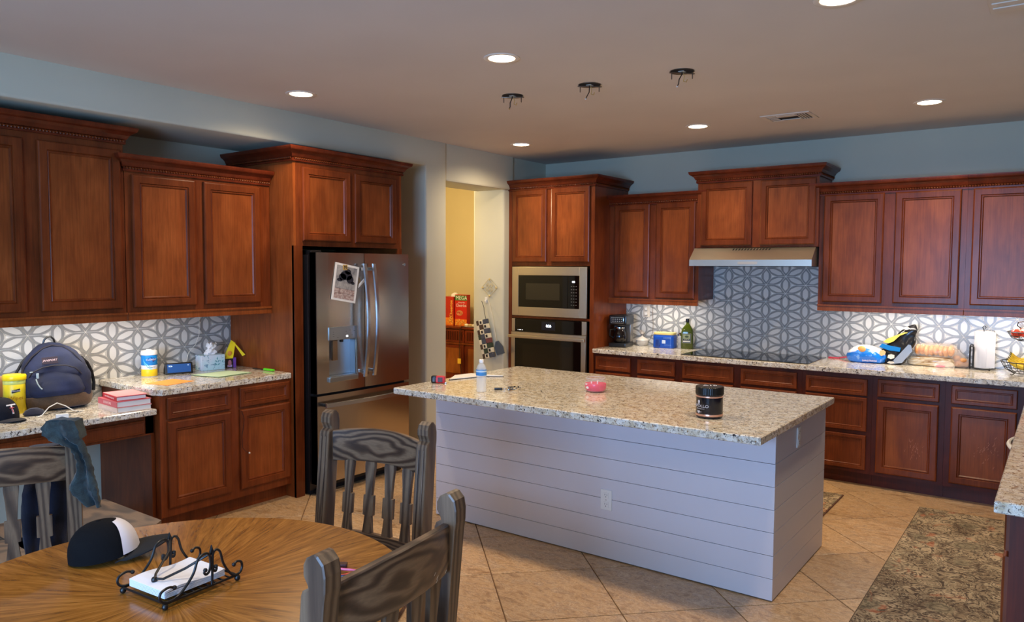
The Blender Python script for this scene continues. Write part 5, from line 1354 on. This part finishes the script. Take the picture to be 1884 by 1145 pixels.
def rr_poly(w_, d_, r, n=6):
    pts = []
    for (cx, cy, a0) in ((w_-r, d_-r, 0), (-w_+r, d_-r, 90), (-w_+r, -d_+r, 180), (w_-r, -d_+r, 270)):
        for k in range(n+1): a = R(a0+90*k/n); pts.append((cx+r*cos(a), cy+r*sin(a)))
    return pts
rings = []
for z, k in ((0, .94), (.006, 1.), (.10, 1.), (.118, .98), (.128, .90)): rings.append([(x*k, y*k, z) for x, y in rr_poly(.102, .072, .03)])
MB().loft(rings).obj('tub_body', TB, t)
MB().prism(rr_poly(.099, .069, .03), .129, .147).obj('lid', PY, t)
MB().box(-.07, -.080, .012, -.025, -.055, .085, 0, .010).obj('grip_recess', flat('tub_blue_deep', (10, 48, 126), .35), t)
MB().box(-.006, -.0735, .045, .028, -.0722, .078).obj('logo_square', flat('logo_pale_blue', (196, 214, 240), .5), t)
text('label_text', 'COFFEE', .022, flat('print_light_blue', (120, 160, 220), .5), t, (.045, -.0735, .098), depth=.0003)
text('label_text', 'MEDIUM ROAST', .010, MATS['print_light_blue'], t, (.05, -.0735, .032), depth=.0003)
t = thing('glass_shaker', 'small clear glass shaker between the blue tub and oil bottle', 'shaker', (-2.965, 6.79, CZ))
MB().lathe([(.0001, 0), (.022, 0), (.024, .005), (.020, .03), (.024, .06), (.022, .11), (.018, .12), (.0001, .12)], 12, cap=False, smooth=False).obj('glass_body', film('shaker_glass', (226, 222, 214), .45, .04), t)
MB().lathe([(.019, .12), (.020, .135), (.012, .142), (.006, .15), (.0001, .152)], 16, cap=False).obj('shaker_top', CHROME, t)
t = thing('oil_bottle', 'green glass olive oil bottle with dark cap by the cooktop', 'bottle', (-2.895, 6.80, CZ), R(20))
OG = flat('oil_green_glass', (66, 78, 14), .08); OD = flat('oil_dark_green', (34, 40, 10), .1)
rings = []
for z, k in ((0, .92), (.006, 1), (.155, 1), (.185, .92), (.215, .62), (.238, .34), (.245, .26), (.262, .25)): rings.append([(x*k, y*k, z) for x, y in rr_poly(.056, .042, .016, 4)])
MB().loft(rings).obj('glass_body', OG, t)
MB().lathe([(.016, .255), (.0165, .258), (.0165, .286), (.0001, .288)], 18, cap=False).obj('cap', BLACK, t)
MB().box(-.044, -.0432, .055, .038, -.0424, .148, 0, 0).obj('label_border', flat('label_border_gold', (170, 160, 110), .4), t)
MB().box(-.041, -.0440, .058, .035, -.0433, .145, 0, 0).obj('label', flat('label_dark', (26, 28, 18), .4), t)
MB().box(-.036, -.0447, .098, .030, -.0441, .140).obj('label_picture', flat('label_olive_cream', (150, 156, 110), .5), t)
MB().ball((-.003, -.0446, .118), .014, 10, sc=(1.4, .06, .8)).obj('olive_emblem', flat('olive_emblem', (60, 74, 30), .5), t)
MB().box(-.036, -.0447, .066, .030, -.0441, .080).obj('label_strip', flat('label_strip_white', (214, 210, 196), .5), t)
text('label_text', 'OLIVE OIL', .011, flat('label_gold_ink', (206, 196, 140), .5), t, (-.003, -.0446, .090), depth=.0003)

def bag(rows, n=40, seed=1, amp=.010, fr=13, p=.8): return MB().loft(blob(interp(rows, 26), n, seed, amp, p, fr))
CRED = flat('clip_red', (222, 62, 86), .4)
t = thing('bag_clip', 'long pink red plastic clip left of the blue bread bag', 'clip', (-1.535, 6.86, CZ), R(-8))
MB().box(-.095, -.012, 0, .0, .012, .010, 0, .003).box(.0, -.010, .004, .10, .010, .014, 0, .003, Matrix.Rotation(R(-10), 4, 'Y')).obj('clip_bar', CRED, t)
t = thing('bread_bag', 'blue and white plastic bread bag lying on the counter', 'bag', (-1.295, 6.74, CZ), R(2))
K = [(.0, .12, .05, .05, .0, 0), (.012, .150, .072, .07, 0, 0), (.05, .156, .080, .075, -.004, 0), (.09, .140, .074, .07, -.01, 0), (.12, .105, .055, .055, -.015, 0), (.138, .06, .03, .03, -.02, 0), (.144, .01, .008, .008, -.02, 0)]
bm_, nt, b = base_mat('bread_bag_print', rough=.22)
v = coord(nt, 'Object'); sx = node(nt, 'ShaderNodeSeparateXYZ'); lk(nt, v, sx.inputs[0])
n1 = noise(nt, v, 9, 3); hz = math_(nt, 'ADD', math_(nt, 'ADD', sx.outputs[2], math_(nt, 'MULTIPLY', math_(nt, 'ABSOLUTE', sx.outputs[0]), .32)), math_(nt, 'MULTIPLY', math_(nt, 'SUBTRACT', n1, .5), .05))
c = ramp(nt, hz, [(.115, srgb(14, 120, 226)), (.123, srgb(236, 240, 244))])
vv = noise(nt, v, 26, 2)
c = mix(nt, math_(nt, 'MULTIPLY', ramp(nt, vv, [(.62, (0, 0, 0)), (.68, (1, 1, 1))]), .5), c, srgb(160, 206, 246))
lk(nt, c, b.inputs['Base Color']); b.inputs['Coat Weight'].default_value = .6
bump(nt, b, noise(nt, v, 30, 3, .6, 1.), .5, .006)
MB().loft(blob(interp(K, 22), 40, 4, .009)).obj('bag_body', bm_, t)
MB().ball((-.035, -.058, .108), .030, 12, sc=(1.1, .5, 1.)).obj('toast_print', flat('toast_orange', (222, 160, 84), .5), t)
text('bag_text', 'SANDWICH', .020, CW, t, (.03, -.088, .022), (R(80), 0, R(4)), .0004)
t = thing('chip_bag', 'tall crumpled black snack bag with blue and yellow print', 'bag', (-1.085, 6.74, CZ), R(-4))
K = [(.0, .075, .020, .03, -.035, 0), (.02, .098, .036, .05, -.03, 0), (.09, .110, .044, .055, -.01, .01), (.16, .098, .036, .045, .025, .02), (.22, .078, .024, .03, .055, .03), (.27, .050, .012, .015, .085, .04), (.315, .022, .005, .005, .115, .05), (.325, .008, .003, .003, .122, .05)]
MB().loft(blob(interp(K, 28), 40, 9, .012, .8, 16)).obj('bag_body', flat('bag_black', (22, 23, 26), .22), t, angle=60)
def patch(pts, m_, nm, y0=-.062, k=0.): 
    mb = MB(); n = len(pts); mb.add([(x, y0+k*z, z) for x, z in pts]+[(x, y0+k*z+.004, z) for x, z in pts], [tuple(range(n)), tuple(range(n, 2*n))]+[(i, (i+1) % n, n+(i+1) % n, n+i) for i in range(n)]); return mb.obj(nm, m_, t)
patch([(-.115, .135), (-.035, .112), (.040, .108), (.045, .140), (-.03, .150), (-.095, .165)], flat('chip_blue', (22, 122, 196), .25), 'blue_banner', -.060, .15)
patch([(-.090, .178), (-.05, .168), (-.015, .185), (.03, .235), (.085, .262), (.06, .262), (-.0, .235), (-.06, .205)], flat('chip_yellow', (238, 206, 84), .3), 'yellow_flash', -.066, .24)
patch([(-.112, .075), (-.09, .065), (-.065, .078), (-.06, .10), (-.08, .115), (-.105, .105)], flat('chip_tan', (226, 186, 130), .5), 'chip_picture', -.066, .1)
patch([(-.045, .055), (-.02, .045), (.005, .055), (.005, .078), (-.02, .085), (-.04, .078)], flat('cheese_white', (222, 218, 206), .5), 'cheese_picture', -.066, .1)
patch([(.045, .29), (.075, .283), (.10, .292), (.085, .303), (.06, .302)], MATS['cheese_white'], 'white_print', -.066, .24)
patch([(-.05, .012), (-.02, .006), (.005, .014), (.0, .026), (-.035, .026)], MATS['cheese_white'], 'chip_print', -.05, .0)
patch([(-.03, -.0+.002), (.10, .17), (.118, .165), (.13, .12), (.06, .02)], flat('silver_foil', (176, 184, 194), .25, .5), 'silver_side', -.050, .08)
t = thing('bread_loaf', 'bagged bread loaf with pink clip under the bun package', 'bread', (-.835, 6.80, CZ), R(-2))
K = [(.0, .14, .05, .05, .0, 0), (.012, .165, .065, .06, 0, 0), (.045, .165, .07, .065, 0, 0), (.068, .145, .058, .055, 0, 0), (.076, .11, .04, .04, 0, 0)]
lm, nt, b = base_mat('loaf_bag', rough=.25); n1 = noise(nt, coord(nt, 'Object', (.5, 1, 2.4)), 26, 4, .6, .8)
lk(nt, ramp(nt, n1, [(.3, srgb(134, 96, 56)), (.45, srgb(196, 172, 134)), (.65, srgb(222, 212, 190))]), b.inputs['Base Color']); b.inputs['Coat Weight'].default_value = .6
MB().loft(blob(interp(K, 16), 40, 12, .007)).obj('loaf_bag', lm, t, angle=60)
MB().box(.045, -.085, .004, .105, -.062, .018, 0, .005).obj('clip', flat('clip_pink', (232, 96, 120), .4), t)
t = thing('bun_package', 'clear package of orange brown buns on top of the loaf', 'bread', (-.815, 6.80, CZ+.0775), R(-3))
BN, nt, b = base_mat('bun_crust', rough=.5); n1 = noise(nt, coord(nt, 'Object'), 30, 3)
lk(nt, ramp(nt, n1, [(.3, srgb(214, 132, 66)), (.6, srgb(236, 174, 110))]), b.inputs['Base Color'])
for k in range(8): MB().ball((-.118+.033*k, .004*(k % 2), .048+.004*sin(k*2.)), 1., 18, sc=(.0235, .066, .043)).obj('bun', BN, t)
K = [(.0, .12, .06, .06, .0, 0), (.01, .150, .080, .075, 0, 0), (.06, .156, .084, .08, .005, 0), (.094, .14, .075, .07, .01, 0), (.105, .1, .05, .05, .02, 0)]
MB().loft(blob(interp(K, 14), 36, 15, .008)).obj('clear_wrap', film('clear_wrap', (250, 240, 226), .22, .08), t, angle=60)
t = thing('bun_bag', 'small clear bag with a few buns beside the paper towels', 'bread', (-.645, 6.93-.10, CZ), R(5))
for x, y, z, s in ((-.005, -.01, .03, .036), (.035, .0, .028, .03), (-.02, 0, .075, .026), (.02, -.02, .06, .026)): MB().ball((x, y, z), s, 12, sc=(1.1, 1, .75)).obj('bun', BN, t)
K = [(.0, .045, .03, .03, .0, 0), (.012, .075, .05, .045, 0, 0), (.05, .07, .05, .045, 0, 0), (.09, .05, .035, .035, -.01, 0), (.125, .022, .012, .012, -.025, 0), (.14, .03, .01, .01, -.03, 0)]
MB().loft(blob(interp(K, 14), 30, 19, .010)).obj('clear_bag', film('clear_bag', (248, 238, 226), .30, .08), t, angle=60)
tag(MB().loft(blob(interp([(0, .06, .02, .02, 0, 0), (.02, .075, .03, .03, 0, 0), (.05, .05, .02, .02, 0, 0), (.06, .02, .01, .01, 0, 0)], 8), 24, 22, .008)).obj('plastic_wrap', film('wrap_twist', (244, 240, 232), .2, .1), None, (-.735, 6.70, CZ)), 'crumpled end of clear plastic wrap before the buns', 'wrap')
# paper towel holder and roll
t = thing('paper_towel_holder', 'black wire paper towel holder on the back counter', 'paper towel holder', (-.487, 6.80, CZ), R(35))
WR = .0034
MB().tube([(.085*cos(2*pi*k/32), .085*sin(2*pi*k/32), .012) for k in range(32)], WR, 6, closed=True).obj('base_ring', IRON, t)
MB().tube([(-.085, 0, .012), (.085, 0, .012)], WR, 6).obj('base_bar', IRON, t)
MB().tube([(0, 0, .012), (0, 0, .30), (-.006, 0, .315), (-.013, 0, .325), (0, 0, .338), (.013, 0, .325), (.006, 0, .315)], WR, 8).obj('centre_rod', IRON, t)
for s in (.028, .016): MB().tube([(-.088, -s, .012), (-.088, -s, .165)]+[(-.088, -s*cos(a), .165+s*sin(a)) for a in [pi*k/10 for k in range(1, 10)]]+[(-.088, s, .165), (-.088, s, .012)], WR, 8).obj('tension_arm', IRON, t)
for a in (0, 2.1, 4.2): MB().ball((.085*cos(a+.5), .085*sin(a+.5), .0065), .0065, 8).obj('foot_ball', IRON, t)
t = thing('paper_towel_roll', 'white paper towel roll on the wire holder', 'paper towels', (-.487, 6.80, CZ+.016))
MB().lathe([(.018, 0), (.061, 0), (.062, .002), (.062, .278), (.061, .28), (.018, .28), (.018, 0)], 40, cap=False).obj('roll', flat('towel_paper', (226, 226, 230), .95), t)
MB().box(.0, -.0635, .004, .058, -.0615, .276, 0, .001, Matrix.Rotation(R(24), 4, 'Z')).obj('loose_sheet', MATS['towel_paper'], t)
# fruit basket
t = thing('fruit_basket', 'two-tier black wire fruit basket at the right picture edge', 'fruit basket', (-.215, 6.62, CZ))
def wire_bowl(r0, r1, z0, z1, n, par, nm, off=(0, 0)):
    mb = MB(); ox_, oy_ = off
    for r, z in ((r1, z1), (r0, z0), ((r0+r1)/2*1.12, (z0+z1)/2)): mb.tube([(ox_+r*cos(2*pi*k/36), oy_+r*sin(2*pi*k/36), z) for k in range(36)], .0026 if r != r1 else .0036, 6, closed=True)
    for k in range(n):
        a = 2*pi*k/n; mb.tube([(ox_+r*cos(a), oy_+r*sin(a), z) for r, z in ((r0, z0), (r0+(r1-r0)*.62, z0+(z1-z0)*.30), (r1, z1))], .002, 5)
    return mb.obj(nm, IRON, par)
wire_bowl(.075, .150, .018, .098, 20, t, 'lower_bowl'); wire_bowl(.05, .115, .255, .315, 16, t, 'upper_bowl')
MB().tube([(0, .0, .018), (0, 0, .37), (.012, 0, .40), (.03, 0, .405), (.04, 0, .385)], .0045, 8).obj('centre_pole', IRON, t)
MB().tube([(-.03, 0, .34), (-.055, 0, .36), (-.05, 0, .385), (-.02, 0, .392), (0, 0, .38)], .004, 8).obj('top_scroll', IRON, t)
for k in range(4):
    a = R(45+90*k); MB().tube([(.075*cos(a), .075*sin(a), .018), (.09*cos(a), .09*sin(a), .012), (.10*cos(a), .10*sin(a), .004), (.115*cos(a), .115*sin(a), .008)], .0034, 6).obj('foot', IRON, t)
BAN, nt, b = base_mat('banana_skin', rough=.45); n1 = noise(nt, coord(nt, 'Object'), 40, 3)
lk(nt, ramp(nt, n1, [(.3, srgb(226, 180, 30)), (.7, srgb(248, 214, 70))]), b.inputs['Base Color'])
for k in range(5):
    pts = []; rad = []
    for i in range(11):
        u = i/10; pts.append((-.115+.205*u+.006*k, -.055+.028*k-.012*k*abs(2*u-1), .058+.011*k+.055*(2*u-1)**2)); rad.append(.004+.0145*sin(pi*min(1, max(0, u*.94+.03)))**.5)
    t2 = thing('banana', ['banana lowest in the bunch in the lower basket', 'second banana up in the lower basket bunch', 'middle banana of the bunch in the lower basket', 'fourth banana up in the lower basket bunch', 'topmost banana of the bunch in the lower basket'][k], 'banana', (-.215, 6.62, CZ), R(14+5*k), 'bananas in the lower basket')
    MB().tube(pts, rad, 7).obj('skin', BAN, t2); MB().tube([pts[0], (pts[0][0]-.010, pts[0][1], pts[0][2]+.012)], .004, 6).obj('stem', flat('banana_stem', (110, 100, 40), .6), t2)
RED_A, nt, b = base_mat('apple_skin', rough=.25); n1 = noise(nt, coord(nt, 'Object', (1, 1, .3)), 24, 3)
lk(nt, ramp(nt, n1, [(.35, srgb(196, 30, 26)), (.62, srgb(226, 76, 44))]), b.inputs['Base Color'])
for k, (x, y, z, lb) in enumerate(((-.055, -.03, .305, 'red apple at the left of the upper basket'), (.01, -.055, .307, 'red apple at the front of the upper basket'), (.05, .02, .305, 'red apple at the right of the upper basket'), (-.015, .045, .306, 'red apple at the back of the upper basket'))):
    t2 = thing('apple', lb, 'apple', (-.215+x, 6.62+y, CZ+z), .7*k, 'apples in the upper basket')
    MB().lathe([(.0001, -.026), (.015, -.031), (.03, -.020), (.037, .0), (.034, .018), (.022, .030), (.008, .030), (.0001, .024)], 20, cap=False).obj('fruit', RED_A, t2); MB().tube([(0, 0, .024), (.003, 0, .038)], .0015, 5).obj('stem', MATS['banana_stem'], t2)

# ------------------------------------------------------------------ rugs
RUG = rug_mat('runner_rug_pattern')
t = thing('runner_rug', 'long patterned brown runner rug between island and peninsula', 'rug', (-.46, 4.55, .0), 0)
MB().box(-.305, -1.75, .0005, .305, 1.395, .010, 0, .004).obj('pile', RUG, t)
MB().box(-.31, -1.755, .0003, .31, 1.40, .006).obj('binding', flat('rug_binding', (92, 76, 58), .9), t)
t = thing('kitchen_mat', 'patterned mat before the cooktop mostly hidden by the island', 'rug', (-1.92, 5.60, .0), 0)
MB().box(-.645, -.31, .0005, .645, .315, .010, 0, .004).obj('pile', RUG, t)
MB().box(-.652, -.317, .0003, .652, .322, .006).obj('binding', flat('mat_binding', (96, 62, 48), .9), t)

# ------------------------------------------------------------------ doorway wall: ornament, hook, stocking, swatter
WF = 6.165
t = thing('wall_ornament', 'gold filigree diamond ornament on the doorway wall', 'ornament', (-4.79, WF-.008, 1.472), group=None)
GM = flat('antique_gold', (196, 180, 130), .4, .3)
q = .098
MB().tube([(0, 0, q), (q*1.05, 0, 0), (0, 0, -q), (-q*1.05, 0, 0)], .0028, 6, closed=True).obj('frame', GM, t)
for k in range(4):
    T = Matrix.Rotation(pi/2*k, 4, 'Y')
    MB().tube([(0, 0, .01), (.012, 0, .035), (.026, 0, .045), (.036, 0, .034), (.028, 0, .024), (.02, 0, .03)], .0022, 6, T=T).obj('scroll', GM, t)
    MB().tube([(0, 0, .01), (-.012, 0, .035), (-.026, 0, .045), (-.034, 0, .034)], .0022, 6, T=T).obj('scroll', GM, t)
    MB().ball((0, 0, .085), .010, 8, sc=(1, .5, 1.4), T=T).obj('tip_leaf', GM, t)
t = thing('wall_hook', 'small white adhesive hook on the doorway wall above the stocking', 'hook', (-4.835, WF-.001, 1.345))
MB().box(-.016, -.006, -.028, .016, 0, .028, 0, .005).obj('hook_plate', WHITE, t); MB().tube([(0, -.006, -.005), (0, -.024, -.018), (0, -.028, -.006)], .005, 8).obj('hook_arm', WHITE, t)
t = thing('quilted_pouch', 'patchwork quilted pouch with black and white squares hanging on hook', 'patchwork pouch', (-4.85, WF-.045, 1.14), rot=(0, R(-14), 0))
cols = [flat('patch_cream', (220, 210, 182), .9), flat('patch_green', (52, 62, 46), .9), flat('patch_brown', (74, 56, 44), .9), flat('patch_slate', (70, 74, 86), .9), flat('patch_rose', (110, 62, 62), .9)]
pat = [[2, 0, 3], [0, 2, 0], [2, 0, 3], [1, 3, 0], [0, 3, 4], [2, 0, 1], [0, 1, 0], [2, 0, 3]]
hgt_ = .40
for r_ in range(8):
    for c_ in range(3):
        w_ = .052 if c_ else .036; x0 = (-.078, -.042, .010)[c_]; x1 = (-.042, .010, .062)[c_]; z1 = -r_*hgt_/8; z0 = z1-hgt_/8
        yb = -.016-.012*sin(pi*(r_+.5)/8)
        mb = MB().box(x0+.0005, yb-(.004 if c_ == 1 else 0), z0+.0005, x1-.0005, .02, z1-.0005, 0, .004)
        o = mb.obj('patch', cols[pat[r_][c_]], t)
        if pat[r_][c_] == 0 and c_: MB().box(x0+.016, yb-.0062, z0+.012, x1-.014, yb-.003, z1-.012, 0, .001, None).obj('animal_print', INK, o)
MB().tube([(.045, 0, 0), (.045, -.005, .06), (.055, -.01, .12), (.045, -.012, .19)], .003, 6).obj('hanging_loop', INK, t)
t = thing('fly_swatter', 'grey mesh fly swatter with wire handle hanging head down', 'fly swatter', (-4.80, WF-.02, 1.37), rot=(0, R(-17), 0))
MB().tube([(0, 0, -.03), (0, 0, .0), (.004, 0, .012), (-.006, 0, .014), (0, 0, -.03), (.004, -.003, -.2), (-.01, -.006, -.38), (-.02, -.006, -.46)], .0028, 6).obj('wire_handle', flat('wire_pale', (210, 204, 190), .4), t)
MB().prism([(-.035, -.46), (.005, -.46), (.045, -.53), (.045, -.60), (-.055, -.60), (-.065, -.52)], -.003, .003, 0, Matrix.Rotation(R(90), 4, 'X')).obj('mesh_head', flat('swatter_grey', (70, 80, 92), .6), t)
# ------------------------------------------------------------------ pantry cabinet and things on it
t = thing('pantry_sideboard', 'reddish brown carved sideboard seen through the doorway', 'sideboard', (-6.25, 7.30, 0))
PW = wood_cherry('sideboard_wood', srgb(84, 30, 16), srgb(112, 44, 22), srgb(134, 60, 28))
MB().box(-.60, 0, .05, .60, .44, .905).obj('sideboard_body', PW, t)
MB().box(-.63, -.03, .906, .63, .46, .930, 0, .005).obj('sideboard_top', PW, t)
for x in (-.59, -.20, .19):
    MB().box(x+.01, -.012, .735, x+.375, -.001, .89, 0, .003).obj('drawer', PW, t)
    o = MB()
    for k in range(9): o.box(x+.035+k*.037, -.022, .76, x+.055+k*.037, -.012, .87, 0, .004)
    o = o.obj('flutes', CH_D, t); o['kind'] = 'stuff'
    d = MB().box(x+.01, -.014, .12, x+.375, -.001, .70, 0, .003).obj('door', PW, t)
    MB().box(x+.06, -.020, .34, x+.325, -.014, .66, 0, .004).obj('door_panel', wood_cherry('sideboard_panel_%d' % int(x*10), srgb(110, 58, 24), srgb(136, 78, 34), srgb(158, 96, 46)), d)
MB().box(-.60, -.02, .705, .60, -.001, .73, 0, .004).obj('waist_molding', CH_F, t)
PZ = .9305
CRD2 = flat('cereal_red', (196, 36, 22), .4); COR = flat('cereal_orange', (232, 130, 40), .45)
t = thing('cereal_box', 'large red cereal box with green MEGA banner on the sideboard', 'cereal box', (-6.235, 7.42, PZ), 0, 'cereal boxes on the sideboard')
MB().box(-.098, 0, 0, .098, .07, .40).obj('carton', CRD2, t)
MB().box(-.097, -.0012, .325, .097, -.0002, .392).obj('green_banner', flat('banner_green', (66, 122, 52), .45), t)
text('title_text', 'MEGA', .070, CW, t, (.010, -.0018, .358), depth=.0006)
text('title_text', 'Honey Nut', .024, CW, t, (.012, -.0012, .300), depth=.0006)
text('title_text', 'Cheerios', .056, CW, t, (.005, -.0012, .262), depth=.0006, sx=.84)
n1 = MB()
for k in range(4): n1.tube([(-.02+.052*cos(2*pi*i/20)*(1-.2*k), -.002, .165+.032*sin(2*pi*i/20)*(1-.2*k)) for i in range(20)], .0028, 5, closed=True)
n1.obj('bowl_print', flat('bowl_print_tan', (214, 150, 96), .5), t)
MB().box(-.097, -.0012, .004, .097, -.0002, .085).obj('orange_base', COR, t)
rg = MB(); 
for (x, z) in ((-.06, .05), (-.03, .07), (.0, .04), (.035, .06), (.065, .035), (-.075, .02), (-.01, .018)): rg.tube([(x+.013*cos(2*pi*i/12), -.003, z+.013*sin(2*pi*i/12)) for i in range(12)], .005, 5, closed=True)
o = rg.obj('cereal_rings', flat('cereal_ring', (226, 168, 74), .6), t); o['kind'] = 'stuff'
t = thing('cereal_box', 'red cereal box turned sideways left of the MEGA box', 'cereal box', (-6.46, 7.40, PZ), 0, 'cereal boxes on the sideboard')
MB().box(-.10, 0, 0, .118, .19, .37).obj('carton', flat('cereal_red_dark', (180, 40, 20), .45), t)
text('side_text', 'Cheerios', .060, flat('text_yellow', (246, 206, 90), .5), t, (.080, -.0012, .215), (R(90), R(-90), 0), .0006)
MB().box(-.099, -.0012, .004, .117, -.0002, .10).obj('orange_base', COR, t)
rg = MB()
for (x, z) in ((.04, .05), (.075, .07), (.1, .035), (.06, .09), (.09, .10)): rg.tube([(x+.015*cos(2*pi*i/12), -.003, z+.015*sin(2*pi*i/12)) for i in range(12)], .005, 5, closed=True)
o = rg.obj('cereal_rings', MATS['cereal_ring'], t); o['kind'] = 'stuff'
tag(MB().loft(blob([(0, .06, .03, .03, 0, 0), (.03, .05, .025, .025, 0, 0), (.05, .02, .012, .012, 0, 0)], 20, 3, .01)).obj('paper_bag', PAPER, None, (-6.40, 7.50, PZ+.371)), 'crumpled white paper bag on top of the cereal boxes', 'bag')
t = thing('plate', 'white plate at the front of the sideboard', 'plate', (-6.02, 7.352, PZ))
MB().lathe([(.0001, 0), (.05, 0), (.06, .004), (.062, .008), (.0001, .005)], 28, cap=False, T=Matrix.Scale(1.6, 4, (1, 0, 0)) @ Matrix.Scale(1.0, 4, (0, 1, 0))).obj('plate_dish', PORC, t)
for k, (x, c_) in enumerate(((-.06, (226, 214, 190)), (.0, (190, 160, 110)), (.06, (214, 206, 190)))):
    tag(MB().ball((0, 0, .018), .028, 12, sc=(1.2, .9, .62)).obj('bread_roll', flat('roll_%d' % k, c_, .7), None, (-6.02+x, 7.352, PZ+.006)), ['pale roll at left end of the white plate', 'brown roll in the middle of the white plate', 'pale roll at right end of the white plate'][k], 'bread roll', 'rolls on the plate')
t = thing('jar', 'grey jar with maroon lid right of the cereal boxes', 'jar', (-5.925, 7.50, PZ))
MB().lathe([(.0001, 0), (.05, 0), (.055, .01), (.055, .13), (.045, .15), (.0001, .15)], 24, cap=False).obj('jar_body', flat('jar_grey', (110, 110, 112), .4), t)
MB().lathe([(.048, .15), (.05, .155), (.048, .2), (.0001, .205)], 24, cap=False).obj('jar_lid', flat('jar_maroon', (110, 26, 34), .4), t)
t = thing('extension_cord', 'dark cord with yellow tag hanging down the sideboard front', 'cord', (-6.115, 7.262, 0))
MB().tube([(.06, .03, .936), (.02, .0, .934), (.006, -.008, .90), (.0, -.006, .8), (-.006, -.006, .65), (.0, -.006, .5), (.03, -.008, .35), (.045, -.006, .15), (.05, -.004, .0)], .004, 6).obj('cord_wire', flat('cord_brown', (40, 22, 16), .5), t)
MB().box(-.028, -.016, .47, .026, -.013, .535, 0, .001, None).obj('tag', flat('tag_yellow', (236, 196, 60), .5), t)
